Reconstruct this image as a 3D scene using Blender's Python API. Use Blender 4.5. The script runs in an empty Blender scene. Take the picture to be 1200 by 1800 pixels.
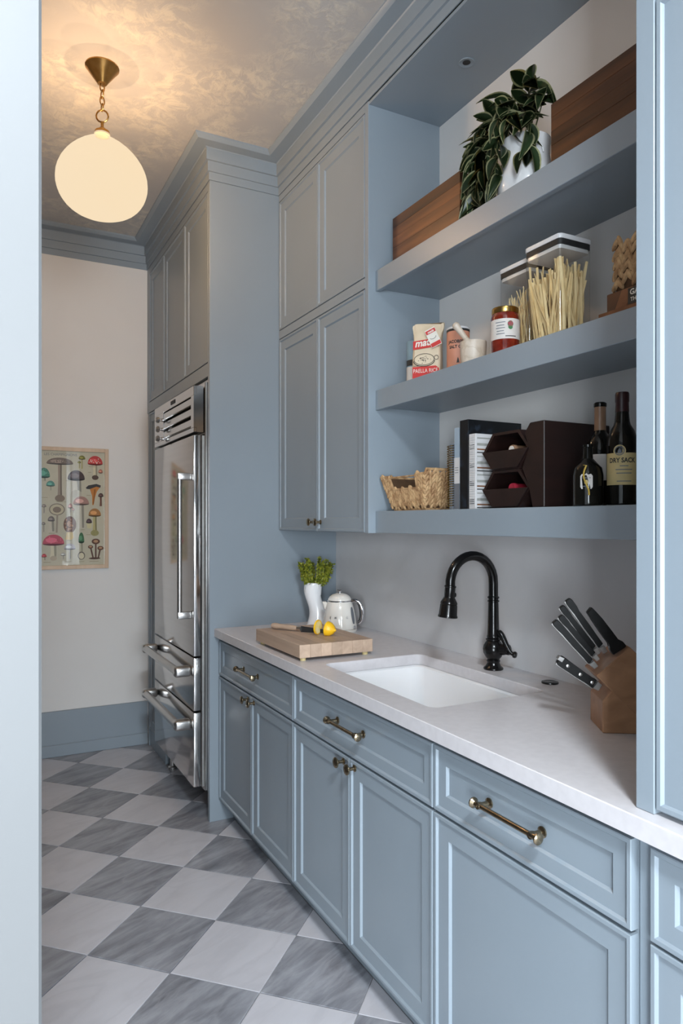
import bpy, bmesh, math, random
from mathutils import Vector, Matrix, Quaternion
R_ = math.radians
S = bpy.context.scene
COL = S.collection
random.seed(7)

# ------------------------------------------------------------------ camera
F_PX = 1230.0
YAW = math.atan(646 / F_PX)
cam_d = bpy.data.cameras.new('camera')
cam = bpy.data.objects.new('camera', cam_d)
COL.objects.link(cam)
cam.location = (0, 0, 1.42)
cam.rotation_euler = (R_(90), 0, -YAW)
cam_d.sensor_fit = 'AUTO'
cam_d.sensor_width = 36
cam_d.lens = F_PX / 1800 * 36
cam_d.shift_y = 17 / 1800
cam_d.clip_start = 0.05
S.camera = cam

# ------------------------------------------------------------------ exposure, world, daylight
S.view_settings.view_transform = 'Standard'
S.view_settings.look = 'None'
S.view_settings.gamma = 1
S.view_settings.use_curve_mapping = False
S.view_settings.exposure = 0.0
W = bpy.data.worlds.new('world')
S.world = W
W.use_nodes = True
wn = W.node_tree.nodes
wn['Background'].inputs['Color'].default_value = (0.70, 0.84, 1.0, 1)
wn['Background'].inputs['Strength'].default_value = 0.5


def area(name, loc, rot, sx, sy, power, color):
    d = bpy.data.lights.new(name, 'AREA')
    d.shape = 'RECTANGLE'
    d.size, d.size_y = sx, sy
    d.energy = power
    d.color = color
    o = bpy.data.objects.new(name, d)
    o.location = loc
    o.rotation_euler = rot
    COL.objects.link(o)
    return o


DAY = (0.86, 0.93, 1.0)
WINDOWS = [(-2.55, -1.45), (-0.5, 0.9), (1.72, 2.5)]     # x spans in the wall behind the camera
for (a, b), pw in zip(WINDOWS, (330, 210, 22)):
    area('daylight', ((a + b) / 2, -2.97, 1.35), (R_(90), 0, 0), b - a, 1.9, pw, DAY)
area('daylight', (-2.77, -1.0, 1.35), (R_(90), 0, R_(-90)), 1.6, 1.9, 15, DAY)
SKY = (-0.36, 0.10, -1.25, -0.79)                      # roof window over the outer room: x0, x1, y0, y1
area('skylight', ((SKY[0] + SKY[1]) / 2, (SKY[2] + SKY[3]) / 2, 3.275), (0, 0, 0), SKY[1] - SKY[0], SKY[3] - SKY[2], 240, DAY)


# ------------------------------------------------------------------ materials
def _nodes(name):
    m = bpy.data.materials.new(name)
    m.use_nodes = True
    t = m.node_tree
    return m, t, t.nodes['Principled BSDF'], t.nodes.new, t.links.new


def srgb(r, g, b):
    f = lambda c: (c / 255) / 12.92 if c / 255 <= 0.04045 else ((c / 255 + 0.055) / 1.055) ** 2.4
    return (f(r), f(g), f(b))


def pm(name, c1, c2=None, scale=20, rough=0.5, metal=0.0, bump=0.0, stretch=(1, 1, 1), detail=4,
       lo=0.35, hi=0.65, coat=0.0, rvar=0.0, bscale=None, rot=(0, 0, 0), rand=0.0, distort=0.0, emit=None, spec=None):
    """noise-mottled principled material in object coordinates"""
    m, t, p, N, L = _nodes(name)
    c2 = c2 or tuple(min(1, c * 0.93) for c in c1)
    tc = N('ShaderNodeTexCoord')
    mp = N('ShaderNodeMapping')
    mp.inputs['Scale'].default_value = stretch
    mp.inputs['Rotation'].default_value = rot
    L(tc.outputs['Object'], mp.inputs['Vector'])
    vec = mp.outputs['Vector']
    if rand:
        oi = N('ShaderNodeObjectInfo')
        ad = N('ShaderNodeVectorMath'); ad.operation = 'ADD'
        sc = N('ShaderNodeVectorMath'); sc.operation = 'SCALE'
        cb = N('ShaderNodeCombineXYZ')
        L(oi.outputs['Random'], cb.inputs[0]); L(oi.outputs['Random'], cb.inputs[1])
        L(oi.outputs['Random'], cb.inputs[2])
        L(cb.outputs[0], sc.inputs[0]); sc.inputs['Scale'].default_value = 37.0
        L(vec, ad.inputs[0]); L(sc.outputs[0], ad.inputs[1])
        vec = ad.outputs[0]
    nz = N('ShaderNodeTexNoise')
    nz.inputs['Scale'].default_value = scale
    nz.inputs['Detail'].default_value = detail
    nz.inputs['Distortion'].default_value = distort
    L(vec, nz.inputs['Vector'])
    cr = N('ShaderNodeValToRGB')
    cr.color_ramp.elements[0].position = lo
    cr.color_ramp.elements[1].position = hi
    cr.color_ramp.elements[0].color = (*c1, 1)
    cr.color_ramp.elements[1].color = (*c2, 1)
    L(nz.outputs['Fac'], cr.inputs['Fac'])
    col = cr.outputs['Color']
    if rand:
        hs = N('ShaderNodeHueSaturation')
        mr = N('ShaderNodeMapRange')
        mr.inputs['To Min'].default_value = 1 - rand
        mr.inputs['To Max'].default_value = 1 + rand
        L(oi.outputs['Random'], mr.inputs['Value'])
        L(mr.outputs[0], hs.inputs['Value'])
        L(col, hs.inputs['Color'])
        col = hs.outputs['Color']
    L(col, p.inputs['Base Color'])
    p.inputs['Roughness'].default_value = rough
    p.inputs['Metallic'].default_value = metal
    if spec is not None:
        p.inputs['Specular IOR Level'].default_value = spec
    if coat:
        p.inputs['Coat Weight'].default_value = coat
        p.inputs['Coat Roughness'].default_value = 0.08
    if rvar:
        mr2 = N('ShaderNodeMapRange')
        mr2.inputs['To Min'].default_value = rough - rvar
        mr2.inputs['To Max'].default_value = rough + rvar
        L(nz.outputs['Fac'], mr2.inputs['Value'])
        L(mr2.outputs[0], p.inputs['Roughness'])
    if bump:
        b = N('ShaderNodeBump')
        b.inputs['Strength'].default_value = bump
        b.inputs['Distance'].default_value = 0.004
        if bscale:
            n2 = N('ShaderNodeTexNoise')
            n2.inputs['Scale'].default_value = bscale
            n2.inputs['Detail'].default_value = 3
            L(vec, n2.inputs['Vector'])
            L(n2.outputs['Fac'], b.inputs['Height'])
        else:
            L(nz.outputs['Fac'], b.inputs['Height'])
        L(b.outputs[0], p.inputs['Normal'])
    return m


def attr_mat(name, rough=0.6, layer='col'):
    m, t, p, N, L = _nodes(name)
    a = N('ShaderNodeAttribute'); a.attribute_name = layer
    nz = N('ShaderNodeTexNoise'); nz.inputs['Scale'].default_value = 160
    mx = N('ShaderNodeMixRGB'); mx.blend_type = 'MULTIPLY'; mx.inputs[0].default_value = 0.2
    L(a.outputs['Color'], mx.inputs[1]); L(nz.outputs['Fac'], mx.inputs[2])
    L(mx.outputs[0], p.inputs['Base Color'])
    p.inputs['Roughness'].default_value = rough
    return m


def thin_glass(name, tint=(1, 1, 1), rough=0.02, ior=1.45):
    m, t, p, N, L = _nodes(name)
    t.nodes.remove(p)
    out = t.nodes['Material Output']
    tr = N('ShaderNodeBsdfTransparent'); tr.inputs['Color'].default_value = (*tint, 1)
    gl = N('ShaderNodeBsdfGlossy'); gl.inputs['Roughness'].default_value = rough
    lw = N('ShaderNodeLayerWeight'); lw.inputs['Blend'].default_value = 0.5
    pw = N('ShaderNodeMath'); pw.operation = 'POWER'; pw.inputs[1].default_value = 5
    fr = N('ShaderNodeMath'); fr.operation = 'MULTIPLY_ADD'; fr.inputs[1].default_value = 0.9
    fr.inputs[2].default_value = ((ior - 1) / (ior + 1)) ** 2
    L(lw.outputs['Facing'], pw.inputs[0]); L(pw.outputs[0], fr.inputs[0])
    mx = N('ShaderNodeMixShader')
    L(fr.outputs[0], mx.inputs[0]); L(tr.outputs[0], mx.inputs[1]); L(gl.outputs[0], mx.inputs[2])
    L(mx.outputs[0], out.inputs['Surface'])
    return m


def marble(name, base, vein, dark, scale, rough, stretch=(1, 1, 1), amount=0.5):
    """streaky stone: stretched warped noise for the body, ridged noise for veins"""
    m, t, p, N, L = _nodes(name)
    tc = N('ShaderNodeTexCoord')
    oi = N('ShaderNodeObjectInfo')
    cb = N('ShaderNodeCombineXYZ')
    for k in range(3):
        L(oi.outputs['Random'], cb.inputs[k])
    sc = N('ShaderNodeVectorMath'); sc.operation = 'SCALE'; sc.inputs['Scale'].default_value = 53.0
    L(cb.outputs[0], sc.inputs[0])
    mp = N('ShaderNodeMapping'); mp.inputs['Scale'].default_value = stretch
    vr = N('ShaderNodeVectorRotate'); vr.rotation_type = 'Z_AXIS'; vr.inputs['Angle'].default_value = R_(-24)
    L(tc.outputs['Object'], vr.inputs['Vector'])
    L(vr.outputs[0], mp.inputs['Vector'])
    ad = N('ShaderNodeVectorMath'); ad.operation = 'ADD'
    L(mp.outputs[0], ad.inputs[0]); L(sc.outputs[0], ad.inputs[1])
    n1 = N('ShaderNodeTexNoise'); n1.inputs['Scale'].default_value = scale
    n1.inputs['Detail'].default_value = 8; n1.inputs['Roughness'].default_value = 0.62
    n1.inputs['Distortion'].default_value = 0.3
    L(ad.outputs[0], n1.inputs['Vector'])
    r1 = N('ShaderNodeValToRGB')
    r1.color_ramp.elements[0].position = 0.3; r1.color_ramp.elements[0].color = (*dark, 1)
    r1.color_ramp.elements[1].position = 0.7; r1.color_ramp.elements[1].color = (*base, 1)
    L(n1.outputs['Fac'], r1.inputs['Fac'])
    n2 = N('ShaderNodeTexNoise'); n2.inputs['Scale'].default_value = scale * 0.8
    n2.inputs['Detail'].default_value = 6; n2.inputs['Distortion'].default_value = 0.6
    L(ad.outputs[0], n2.inputs['Vector'])
    r2 = N('ShaderNodeValToRGB')
    e = r2.color_ramp.elements
    e[0].position = 0.45; e[0].color = (0, 0, 0, 1)
    e[1].position = 0.55; e[1].color = (0, 0, 0, 1)
    k = e.new(0.5); k.color = (1, 1, 1, 1)
    L(n2.outputs['Fac'], r2.inputs['Fac'])
    ml = N('ShaderNodeMath'); ml.operation = 'MULTIPLY'; ml.inputs[1].default_value = amount
    L(r2.outputs[0], ml.inputs[0])
    mx = N('ShaderNodeMixRGB'); mx.inputs[2].default_value = (*vein, 1)
    L(ml.outputs[0], mx.inputs[0]); L(r1.outputs[0], mx.inputs[1])
    L(mx.outputs[0], p.inputs['Base Color'])
    p.inputs['Roughness'].default_value = rough
    return m


def wood(name, c1, c2, scale=6, axis='y', rough=0.5, rand=0.12):
    st = {'x': (0.08, 1, 1), 'y': (1, 0.08, 1), 'z': (1, 1, 0.08)}[axis]
    return pm(name, c1, c2, scale=scale * 8, rough=rough, stretch=st, detail=5, lo=0.3, hi=0.7, rand=rand,
              distort=0.6, bump=0.08)


M = {}
M['paint'] = pm('cabinet_paint', (0.265, 0.312, 0.355), (0.257, 0.304, 0.347), scale=4, rough=0.36, bump=0.02, bscale=260)
M['wall'] = pm('wall_paint', (0.74, 0.72, 0.70), (0.71, 0.69, 0.67), scale=2, rough=0.7, bump=0.03, bscale=300)
M['jamb'] = pm('casing_paint', (0.138, 0.141, 0.143), (0.132, 0.135, 0.137), scale=3, rough=0.5)
M['room_paint'] = pm('outer_wall_paint', (0.26, 0.27, 0.28), (0.24, 0.25, 0.26), scale=2, rough=0.7)
M['plain_floor'] = pm('outer_floor', (0.30, 0.29, 0.28), (0.24, 0.23, 0.23), scale=6, rough=0.4)
M['grout'] = pm('grout', (0.42, 0.41, 0.42), (0.36, 0.35, 0.36), scale=40, rough=0.8)
M['tile_white'] = marble('white_marble', (0.60, 0.585, 0.62), (0.40, 0.39, 0.42), (0.53, 0.52, 0.55), 5, 0.30, (0.6, 1.7, 1), 0.22)
M['tile_grey'] = marble('grey_marble', (0.38, 0.385, 0.42), (0.50, 0.50, 0.53), (0.145, 0.147, 0.165), 7, 0.28, (0.55, 2.3, 1), 0.22)
M['quartz'] = pm('quartz_counter', (0.64, 0.615, 0.63), (0.60, 0.575, 0.59), scale=45, rough=0.28, spec=0.4)
M['splash'] = marble('quartz_splash', (0.66, 0.645, 0.65), (0.46, 0.45, 0.45), (0.60, 0.585, 0.585), 1.6, 0.22, (1, 1, 1), 0.14)
M['ceramic'] = pm('white_ceramic', (0.90, 0.90, 0.91), (0.88, 0.88, 0.89), scale=8, rough=0.12, coat=0.3)
M['steel'] = pm('stainless_steel', (0.60, 0.585, 0.575), (0.56, 0.545, 0.535), scale=60, rough=0.13, metal=1, stretch=(1, 0.02, 1), rvar=0.02)
M['steel_bar'] = pm('polished_steel', (0.58, 0.565, 0.55), (0.53, 0.515, 0.50), scale=60, rough=0.30, metal=1, stretch=(1, 0.05, 1))
M['dark_gap'] = pm('dark_plastic', (0.012, 0.012, 0.013), (0.02, 0.02, 0.02), scale=30, rough=0.6)
M['brass'] = pm('antique_brass', (0.37, 0.30, 0.205), (0.30, 0.24, 0.16), scale=50, rough=0.24, metal=1)
M['lamp_brass'] = pm('aged_brass', (0.52, 0.30, 0.10), (0.44, 0.24, 0.07), scale=40, rough=0.3, metal=1)
M['black_metal'] = pm('oil_rubbed_black', (0.004, 0.004, 0.004), (0.007, 0.006, 0.006), scale=40, rough=0.2, spec=0.4)
M['chrome'] = pm('chrome', (0.72, 0.72, 0.74), (0.66, 0.66, 0.68), scale=20, rough=0.08, metal=1)
M['acacia'] = wood('acacia_wood', (0.040, 0.011, 0.003), (0.175, 0.060, 0.018), scale=3, axis='y', rough=0.42, rand=0.45)
M['maple'] = wood('maple_block', (0.41, 0.29, 0.21), (0.53, 0.385, 0.285), scale=4, axis='y', rough=0.5, rand=0.12)
M['block_wood'] = wood('knife_block_wood', (0.24, 0.12, 0.06), (0.36, 0.19, 0.10), scale=3, axis='x', rough=0.45)
M['mahogany'] = wood('dark_mahogany', (0.009, 0.0035, 0.003), (0.018, 0.0065, 0.005), scale=3, axis='x', rough=0.5)
M['frame_wood'] = wood('pale_frame_wood', (0.58, 0.42, 0.29), (0.66, 0.50, 0.36), scale=3, axis='z', rough=0.55, rand=0.05)
M['paper'] = pm('cream_paper', (0.66, 0.60, 0.47), (0.62, 0.56, 0.43), scale=14, rough=0.85)
M['glass'] = thin_glass('clear_glass', (0.97, 0.98, 0.98))
M['plastic_clear'] = thin_glass('clear_plastic', (0.94, 0.94, 0.93), 0.04, 1.75)
M['white_plastic'] = pm('white_plastic', (0.72, 0.72, 0.73), (0.69, 0.69, 0.70), scale=10, rough=0.35)
M['black_handle'] = pm('black_handle', (0.006, 0.006, 0.006), (0.010, 0.010, 0.010), scale=60, rough=0.38, spec=0.25)
M['pasta'] = pm('dried_pasta', (0.90, 0.72, 0.40), (0.80, 0.60, 0.30), scale=30, rough=0.55)
M['seagrass'] = pm('seagrass', (0.60, 0.39, 0.20), (0.30, 0.16, 0.07), scale=40, rough=0.75, bump=0.3)
M['leaf_small'] = pm('sprig_leaf', (0.34, 0.34, 0.035), (0.11, 0.155, 0.012), scale=60, rough=0.5)
M['stem'] = pm('green_stem', (0.08, 0.10, 0.03), (0.05, 0.06, 0.02), scale=30, rough=0.6)
M['lemon'] = pm('lemon_peel', (0.85, 0.52, 0.015), (0.78, 0.43, 0.01), scale=18, rough=0.38, bump=0.25, bscale=170)
M['lemon_flesh'] = pm('lemon_flesh', (0.85, 0.62, 0.14), (0.80, 0.70, 0.42), scale=60, rough=0.3)
M['red_ink'] = pm('red_ink', (0.60, 0.035, 0.03), (0.54, 0.03, 0.025), scale=30, rough=0.6)
M['black_ink'] = pm('black_ink', (0.02, 0.02, 0.02), (0.03, 0.03, 0.03), scale=30, rough=0.6)
M['white_ink'] = pm('white_ink', (0.80, 0.76, 0.68), (0.76, 0.72, 0.64), scale=30, rough=0.7)
M['bag_paper'] = pm('cream_bag', (0.72, 0.60, 0.44), (0.66, 0.54, 0.38), scale=18, rough=0.7, bump=0.3, bscale=24)
M['salt_pink'] = pm('salmon_card', (0.66, 0.29, 0.19), (0.62, 0.27, 0.17), scale=14, rough=0.6)
M['can_blue'] = pm('blue_tin', (0.25, 0.36, 0.42), (0.22, 0.32, 0.38), scale=20, rough=0.4)
M['label_white'] = pm('label_white', (0.68, 0.64, 0.60), (0.62, 0.58, 0.54), scale=25, rough=0.65)
M['label_cream'] = pm('label_cream', (0.60, 0.48, 0.24), (0.54, 0.43, 0.20), scale=25, rough=0.6)
M['mortar'] = marble('cream_marble', (0.66, 0.58, 0.49), (0.42, 0.32, 0.22), (0.55, 0.44, 0.34), 22, 0.4, (1, 1, 1), 0.5)
M['sauce'] = pm('tomato_sauce', (0.20, 0.018, 0.008), (0.13, 0.010, 0.004), scale=60, rough=0.12, coat=1.0)
M['gold_lid'] = pm('gold_lid', (0.55, 0.36, 0.12), (0.48, 0.30, 0.09), scale=40, rough=0.25, metal=1)
M['green_ink'] = pm('green_ink', (0.05, 0.20, 0.07), (0.04, 0.17, 0.06), scale=25, rough=0.6)
M['pink_ink'] = pm('berry_ink', (0.40, 0.06, 0.09), (0.35, 0.05, 0.08), scale=25, rough=0.6)
M['kraft'] = pm('kraft_card', (0.26, 0.11, 0.05), (0.18, 0.07, 0.03), scale=22, rough=0.7)
M['dark_box'] = pm('dark_printed_card', (0.07, 0.025, 0.014), (0.13, 0.045, 0.02), scale=14, rough=0.5)
M['bottle'] = pm('dark_bottle_glass', (0.006, 0.006, 0.005), (0.010, 0.009, 0.007), scale=10, rough=0.09, spec=0.35)
M['capsule_tan'] = pm('tan_capsule', (0.30, 0.175, 0.105), (0.26, 0.15, 0.09), scale=30, rough=0.35)
M['capsule_dark'] = pm('dark_capsule', (0.035, 0.010, 0.012), (0.025, 0.008, 0.009), scale=30, rough=0.35)
M['wine_red'] = pm('red_foil', (0.34, 0.02, 0.045), (0.26, 0.015, 0.03), scale=30, rough=0.35)
M['ribbon'] = pm('yellow_ribbon', (0.60, 0.42, 0.08), (0.50, 0.34, 0.05), scale=40, rough=0.5)
M['book_black'] = pm('black_gloss_cover', (0.006, 0.007, 0.009), (0.03, 0.045, 0.07), scale=26, rough=0.30, lo=0.55, hi=0.75)
M['book_blue'] = pm('pale_blue_cover', (0.34, 0.42, 0.50), (0.30, 0.38, 0.46), scale=10, rough=0.5)
M['book_grey'] = pm('grey_cover', (0.16, 0.17, 0.19), (0.13, 0.14, 0.16), scale=10, rough=0.5)
M['book_white'] = pm('white_cover', (0.66, 0.65, 0.65), (0.60, 0.59, 0.59), scale=10, rough=0.5)
M['sage'] = pm('grey_stripe_ink', (0.36, 0.36, 0.33), (0.30, 0.30, 0.28), scale=30, rough=0.6)
M['weave_shade'] = pm('weave_gap_shade', (0.10, 0.05, 0.022), (0.07, 0.035, 0.015), scale=40, rough=0.9)  # dark brown standing in for the shade between woven strands
M['pages'] = pm('page_block', (0.66, 0.60, 0.50), (0.56, 0.50, 0.40), scale=80, rough=0.8, stretch=(0.05, 1, 0.05))
M['kettle'] = pm('cream_enamel', (0.80, 0.76, 0.70), (0.77, 0.73, 0.67), scale=6, rough=0.12, coat=0.5)
M['print'] = attr_mat('printed_art', 0.8)


def ceiling_material():
    m, t, p, N, L = _nodes('ceiling_plaster')
    tc = N('ShaderNodeTexCoord')
    w = N('ShaderNodeTexNoise'); w.inputs['Scale'].default_value = 1.6; w.inputs['Detail'].default_value = 3
    L(tc.outputs['Object'], w.inputs['Vector'])
    mv = N('ShaderNodeMixRGB'); mv.blend_type = 'LINEAR_LIGHT'; mv.inputs[0].default_value = 0.14
    L(tc.outputs['Object'], mv.inputs[1]); L(w.outputs['Color'], mv.inputs[2])
    a = N('ShaderNodeTexNoise'); a.inputs['Scale'].default_value = 3.2; a.inputs['Detail'].default_value = 2
    L(mv.outputs[0], a.inputs['Vector'])
    b = N('ShaderNodeTexNoise'); b.inputs['Scale'].default_value = 21; b.inputs['Detail'].default_value = 6
    b.inputs['Roughness'].default_value = 0.68; b.inputs['Distortion'].default_value = 0.5
    L(mv.outputs[0], b.inputs['Vector'])
    ra = N('ShaderNodeValToRGB'); ra.color_ramp.elements[0].position = 0.40; ra.color_ramp.elements[1].position = 0.58
    L(a.outputs['Fac'], ra.inputs['Fac'])
    rb = N('ShaderNodeValToRGB'); rb.color_ramp.elements[0].position = 0.42; rb.color_ramp.elements[1].position = 0.60
    L(b.outputs['Fac'], rb.inputs['Fac'])
    ml = N('ShaderNodeMath'); ml.operation = 'MULTIPLY'
    L(ra.outputs[0], ml.inputs[0]); L(rb.outputs[0], ml.inputs[1])
    mx = N('ShaderNodeMixRGB')
    mx.inputs[1].default_value = (0.46, 0.445, 0.435, 1)
    mx.inputs[2].default_value = (0.62, 0.58, 0.51, 1)
    L(ml.outputs[0], mx.inputs[0])
    L(mx.outputs[0], p.inputs['Base Color'])
    p.inputs['Roughness'].default_value = 0.6
    bp = N('ShaderNodeBump'); bp.inputs['Strength'].default_value = 0.25; bp.inputs['Distance'].default_value = 0.005
    L(ml.outputs[0], bp.inputs['Height']); L(bp.outputs[0], p.inputs['Normal'])
    return m


M['ceiling'] = ceiling_material()


def leaf_material():
    m, t, p, N, L = _nodes('variegated_leaf')
    a = N('ShaderNodeAttribute'); a.attribute_name = 'edge'
    nz = N('ShaderNodeTexNoise'); nz.inputs['Scale'].default_value = 45
    ad = N('ShaderNodeMath'); ad.operation = 'MULTIPLY_ADD'; ad.inputs[1].default_value = 0.30
    L(nz.outputs['Fac'], ad.inputs[0]); L(a.outputs['Fac'], ad.inputs[2])
    r = N('ShaderNodeValToRGB')
    r.color_ramp.elements[0].position = 0.80; r.color_ramp.elements[0].color = (0.026, 0.050, 0.018, 1)
    r.color_ramp.elements[1].position = 0.87; r.color_ramp.elements[1].color = (0.46, 0.46, 0.25, 1)
    L(ad.outputs[0], r.inputs['Fac'])
    oi = N('ShaderNodeObjectInfo')
    hs = N('ShaderNodeHueSaturation')
    mr = N('ShaderNodeMapRange'); mr.inputs['To Min'].default_value = 0.75; mr.inputs['To Max'].default_value = 1.3
    L(oi.outputs['Random'], mr.inputs['Value']); L(mr.outputs[0], hs.inputs['Value'])
    L(r.outputs[0], hs.inputs['Color']); L(hs.outputs[0], p.inputs['Base Color'])
    p.inputs['Roughness'].default_value = 0.35
    return m


M['leaf'] = leaf_material()


def globe_material():
    """opal glass: glows, and lets part of the bulb's light through"""
    m, t, p, N, L = _nodes('opal_glass')
    t.nodes.remove(p)
    out = t.nodes['Material Output']
    em = N('ShaderNodeEmission'); em.inputs['Strength'].default_value = 1.0
    tc = N('ShaderNodeTexCoord')
    nz = N('ShaderNodeTexNoise'); nz.inputs['Scale'].default_value = 3
    L(tc.outputs['Object'], nz.inputs['Vector'])
    r = N('ShaderNodeValToRGB')
    r.color_ramp.elements[0].color = (1.02, 0.80, 0.52, 1)
    r.color_ramp.elements[1].color = (1.02, 0.84, 0.60, 1)
    L(nz.outputs['Fac'], r.inputs['Fac']); L(r.outputs[0], em.inputs['Color'])
    tr = N('ShaderNodeBsdfTransparent'); tr.inputs['Color'].default_value = (1, 0.96, 0.9, 1)
    m1 = N('ShaderNodeMixShader'); m1.inputs[0].default_value = 0.30
    L(em.outputs[0], m1.inputs[1]); L(tr.outputs[0], m1.inputs[2])
    L(m1.outputs[0], out.inputs['Surface'])
    return m


M['globe'] = globe_material()


# ------------------------------------------------------------------ mesh helpers
class MB:
    def __init__(self):
        self.bm = bmesh.new()

    def _verts_since(self, n):
        self.bm.verts.ensure_lookup_table()
        return self.bm.verts[n:]

    def box(self, x0, x1, y0, y1, z0, z1, bev=0.0, seg=1, mat=None):
        mtx = Matrix.Translation(((x0 + x1) / 2, (y0 + y1) / 2, (z0 + z1) / 2)) @ Matrix.Diagonal(
            (abs(x1 - x0), abs(y1 - y0), abs(z1 - z0), 1))
        if mat is not None:
            mtx = mat @ mtx
        r = bmesh.ops.create_cube(self.bm, size=1, matrix=mtx)
        if bev:
            es = list({e for v in r['verts'] for e in v.link_edges})
            bmesh.ops.bevel(self.bm, geom=es, offset=bev, segments=seg, affect='EDGES', profile=0.5)
        return self

    def loops(self, rings, cap0=True, cap1=True, closed=True):
        """rings: lists of equal length of points, skinned in order"""
        bm = self.bm
        vs = [[bm.verts.new(p) for p in r] for r in rings]
        n = len(vs[0])
        for a, b in zip(vs, vs[1:]):
            for i in range(n if closed else n - 1):
                j = (i + 1) % n
                try:
                    bm.faces.new((a[i], a[j], b[j], b[i]))
                except ValueError:
                    pass
        if closed and cap0 and n > 2:
            bm.faces.new(list(reversed(vs[0])))
        if closed and cap1 and n > 2:
            bm.faces.new(vs[-1])
        return self

    def lathe(self, prof, c=(0, 0, 0), seg=24, axis=(0, 0, 1), cap=True, sx=1.0, sy=1.0):
        q = Vector((0, 0, 1)).rotation_difference(Vector(axis).normalized()).to_matrix()
        c = Vector(c)
        rings = []
        for r, z in prof:
            rings.append([c + q @ Vector((sx * max(r, 1e-5) * math.cos(2 * math.pi * i / seg),
                                          sy * max(r, 1e-5) * math.sin(2 * math.pi * i / seg), z)) for i in range(seg)])
        return self.loops(rings, cap, cap)

    def tube(self, pts, rad, seg=8, closed=False, cap=True, flat=1.0):
        pts = [Vector(p) for p in pts]
        n = len(pts)
        rad = rad if isinstance(rad, (list, tuple)) else [rad] * n
        rings = []
        up = None
        for i in range(n):
            if closed:
                d = pts[(i + 1) % n] - pts[i - 1]
            else:
                d = pts[min(i + 1, n - 1)] - pts[max(i - 1, 0)]
            d.normalize()
            if up is None:
                up = Vector((0, 0, 1)) if abs(d.z) < 0.9 else Vector((1, 0, 0))
            a = d.cross(up)
            if a.length < 1e-4:
                a = d.cross(Vector((0, 1, 0)))
            a.normalize()
            up = a.cross(d).normalized()
            rings.append([pts[i] + rad[i] * (math.cos(2 * math.pi * k / seg) * a + flat * math.sin(2 * math.pi * k / seg) * up)
                          for k in range(seg)])
        if closed:
            rings.append(rings[0])
            return self.loops(rings, False, False)
        return self.loops(rings, cap, cap)

    def prism(self, poly, fn, a, b, bev=0.0):
        """poly: 2-D points; fn(u, v, w) -> 3-D point; extruded from w=a to w=b"""
        n0 = len(self.bm.verts)
        self.loops([[fn(u, v, a) for u, v in poly], [fn(u, v, b) for u, v in poly]])
        if bev:
            vs = self._verts_since(n0)
            es = list({e for v in vs for e in v.link_edges})
            bmesh.ops.bevel(self.bm, geom=es, offset=bev, segments=1, affect='EDGES')
        return self

    def ball(self, c, rx, ry=None, rz=None, u=12, v=8, rot=None):
        rot = rot.to_3x3() if rot is not None else Matrix.Identity(3)
        ry, rz = ry or rx, rz or rx
        c = Vector(c)
        rings = []
        for j in range(v + 1):
            t = math.pi * j / v
            st, ct = max(math.sin(t), 1e-3), -math.cos(t)
            rings.append([c + rot @ Vector((rx * st * math.cos(2 * math.pi * i / u), ry * st * math.sin(2 * math.pi * i / u), rz * ct)) for i in range(u)])
        self.loops(rings)
        return self

    def quad(self, *pts):
        self.bm.faces.new([self.bm.verts.new(p) for p in pts])
        return self

    def mesh(self, name, off=None, smooth=35):
        bm = self.bm
        bmesh.ops.recalc_face_normals(bm, faces=bm.faces)
        if off is not None:
            bmesh.ops.translate(bm, verts=bm.verts, vec=-Vector(off))
        if smooth:
            for f in bm.faces:
                f.smooth = True
            lim = R_(smooth)
            for e in bm.edges:
                if len(e.link_faces) == 2 and e.calc_face_angle(0) > lim:
                    e.smooth = False
        me = bpy.data.meshes.new(name)
        bm.to_mesh(me)
        bm.free()
        return me


def link(name, me, mat=None, parent=None, loc=None):
    o = bpy.data.objects.new(name, me)
    COL.objects.link(o)
    if mat is not None and me is not None and not me.materials:
        me.materials.append(M[mat] if isinstance(mat, str) else mat)
    if parent is not None:
        o.parent = parent
    if loc is not None:
        o.location = loc
    return o


def tag(o, label, cat, group=None):
    o['label'] = label
    o['category'] = cat
    if group:
        o['group'] = group
    return o


def thing(name, label, cat, loc=(0, 0, 0), rz=0.0, group=None):
    o = bpy.data.objects.new(name, None)
    o.empty_display_size = 0.05
    COL.objects.link(o)
    o.location = loc
    o.rotation_euler = (0, 0, rz)
    return tag(o, label, cat, group)


def part(name, mb, mat, parent, world=False, smooth=35, stuff=False):
    """world=True: the shape was given in room coordinates, the thing's origin is taken off"""
    off = None
    if world:
        r = parent
        off = Vector((0, 0, 0))
        while r is not None:
            off += Vector(r.location)
            r = r.parent
    o = link(name, mb.mesh(name, off, smooth), mat, parent)
    if stuff:
        o['kind'] = 'stuff'
    return o


def struct(name, mb, mat, smooth=35):
    o = link(name, mb.mesh(name, None, smooth), mat)
    o['kind'] = 'structure'
    return o


def clone(root, loc, rz=None, label=None):
    r = root.copy()
    COL.objects.link(r)
    r.location = loc
    if rz is not None:
        r.rotation_euler = (0, 0, rz)
    if label:
        r['label'] = label
    for ch in list(root.children):
        c = ch.copy(); COL.objects.link(c); c.parent = r
        for g in list(ch.children):
            d = g.copy(); COL.objects.link(d); d.parent = c
    return r


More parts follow.
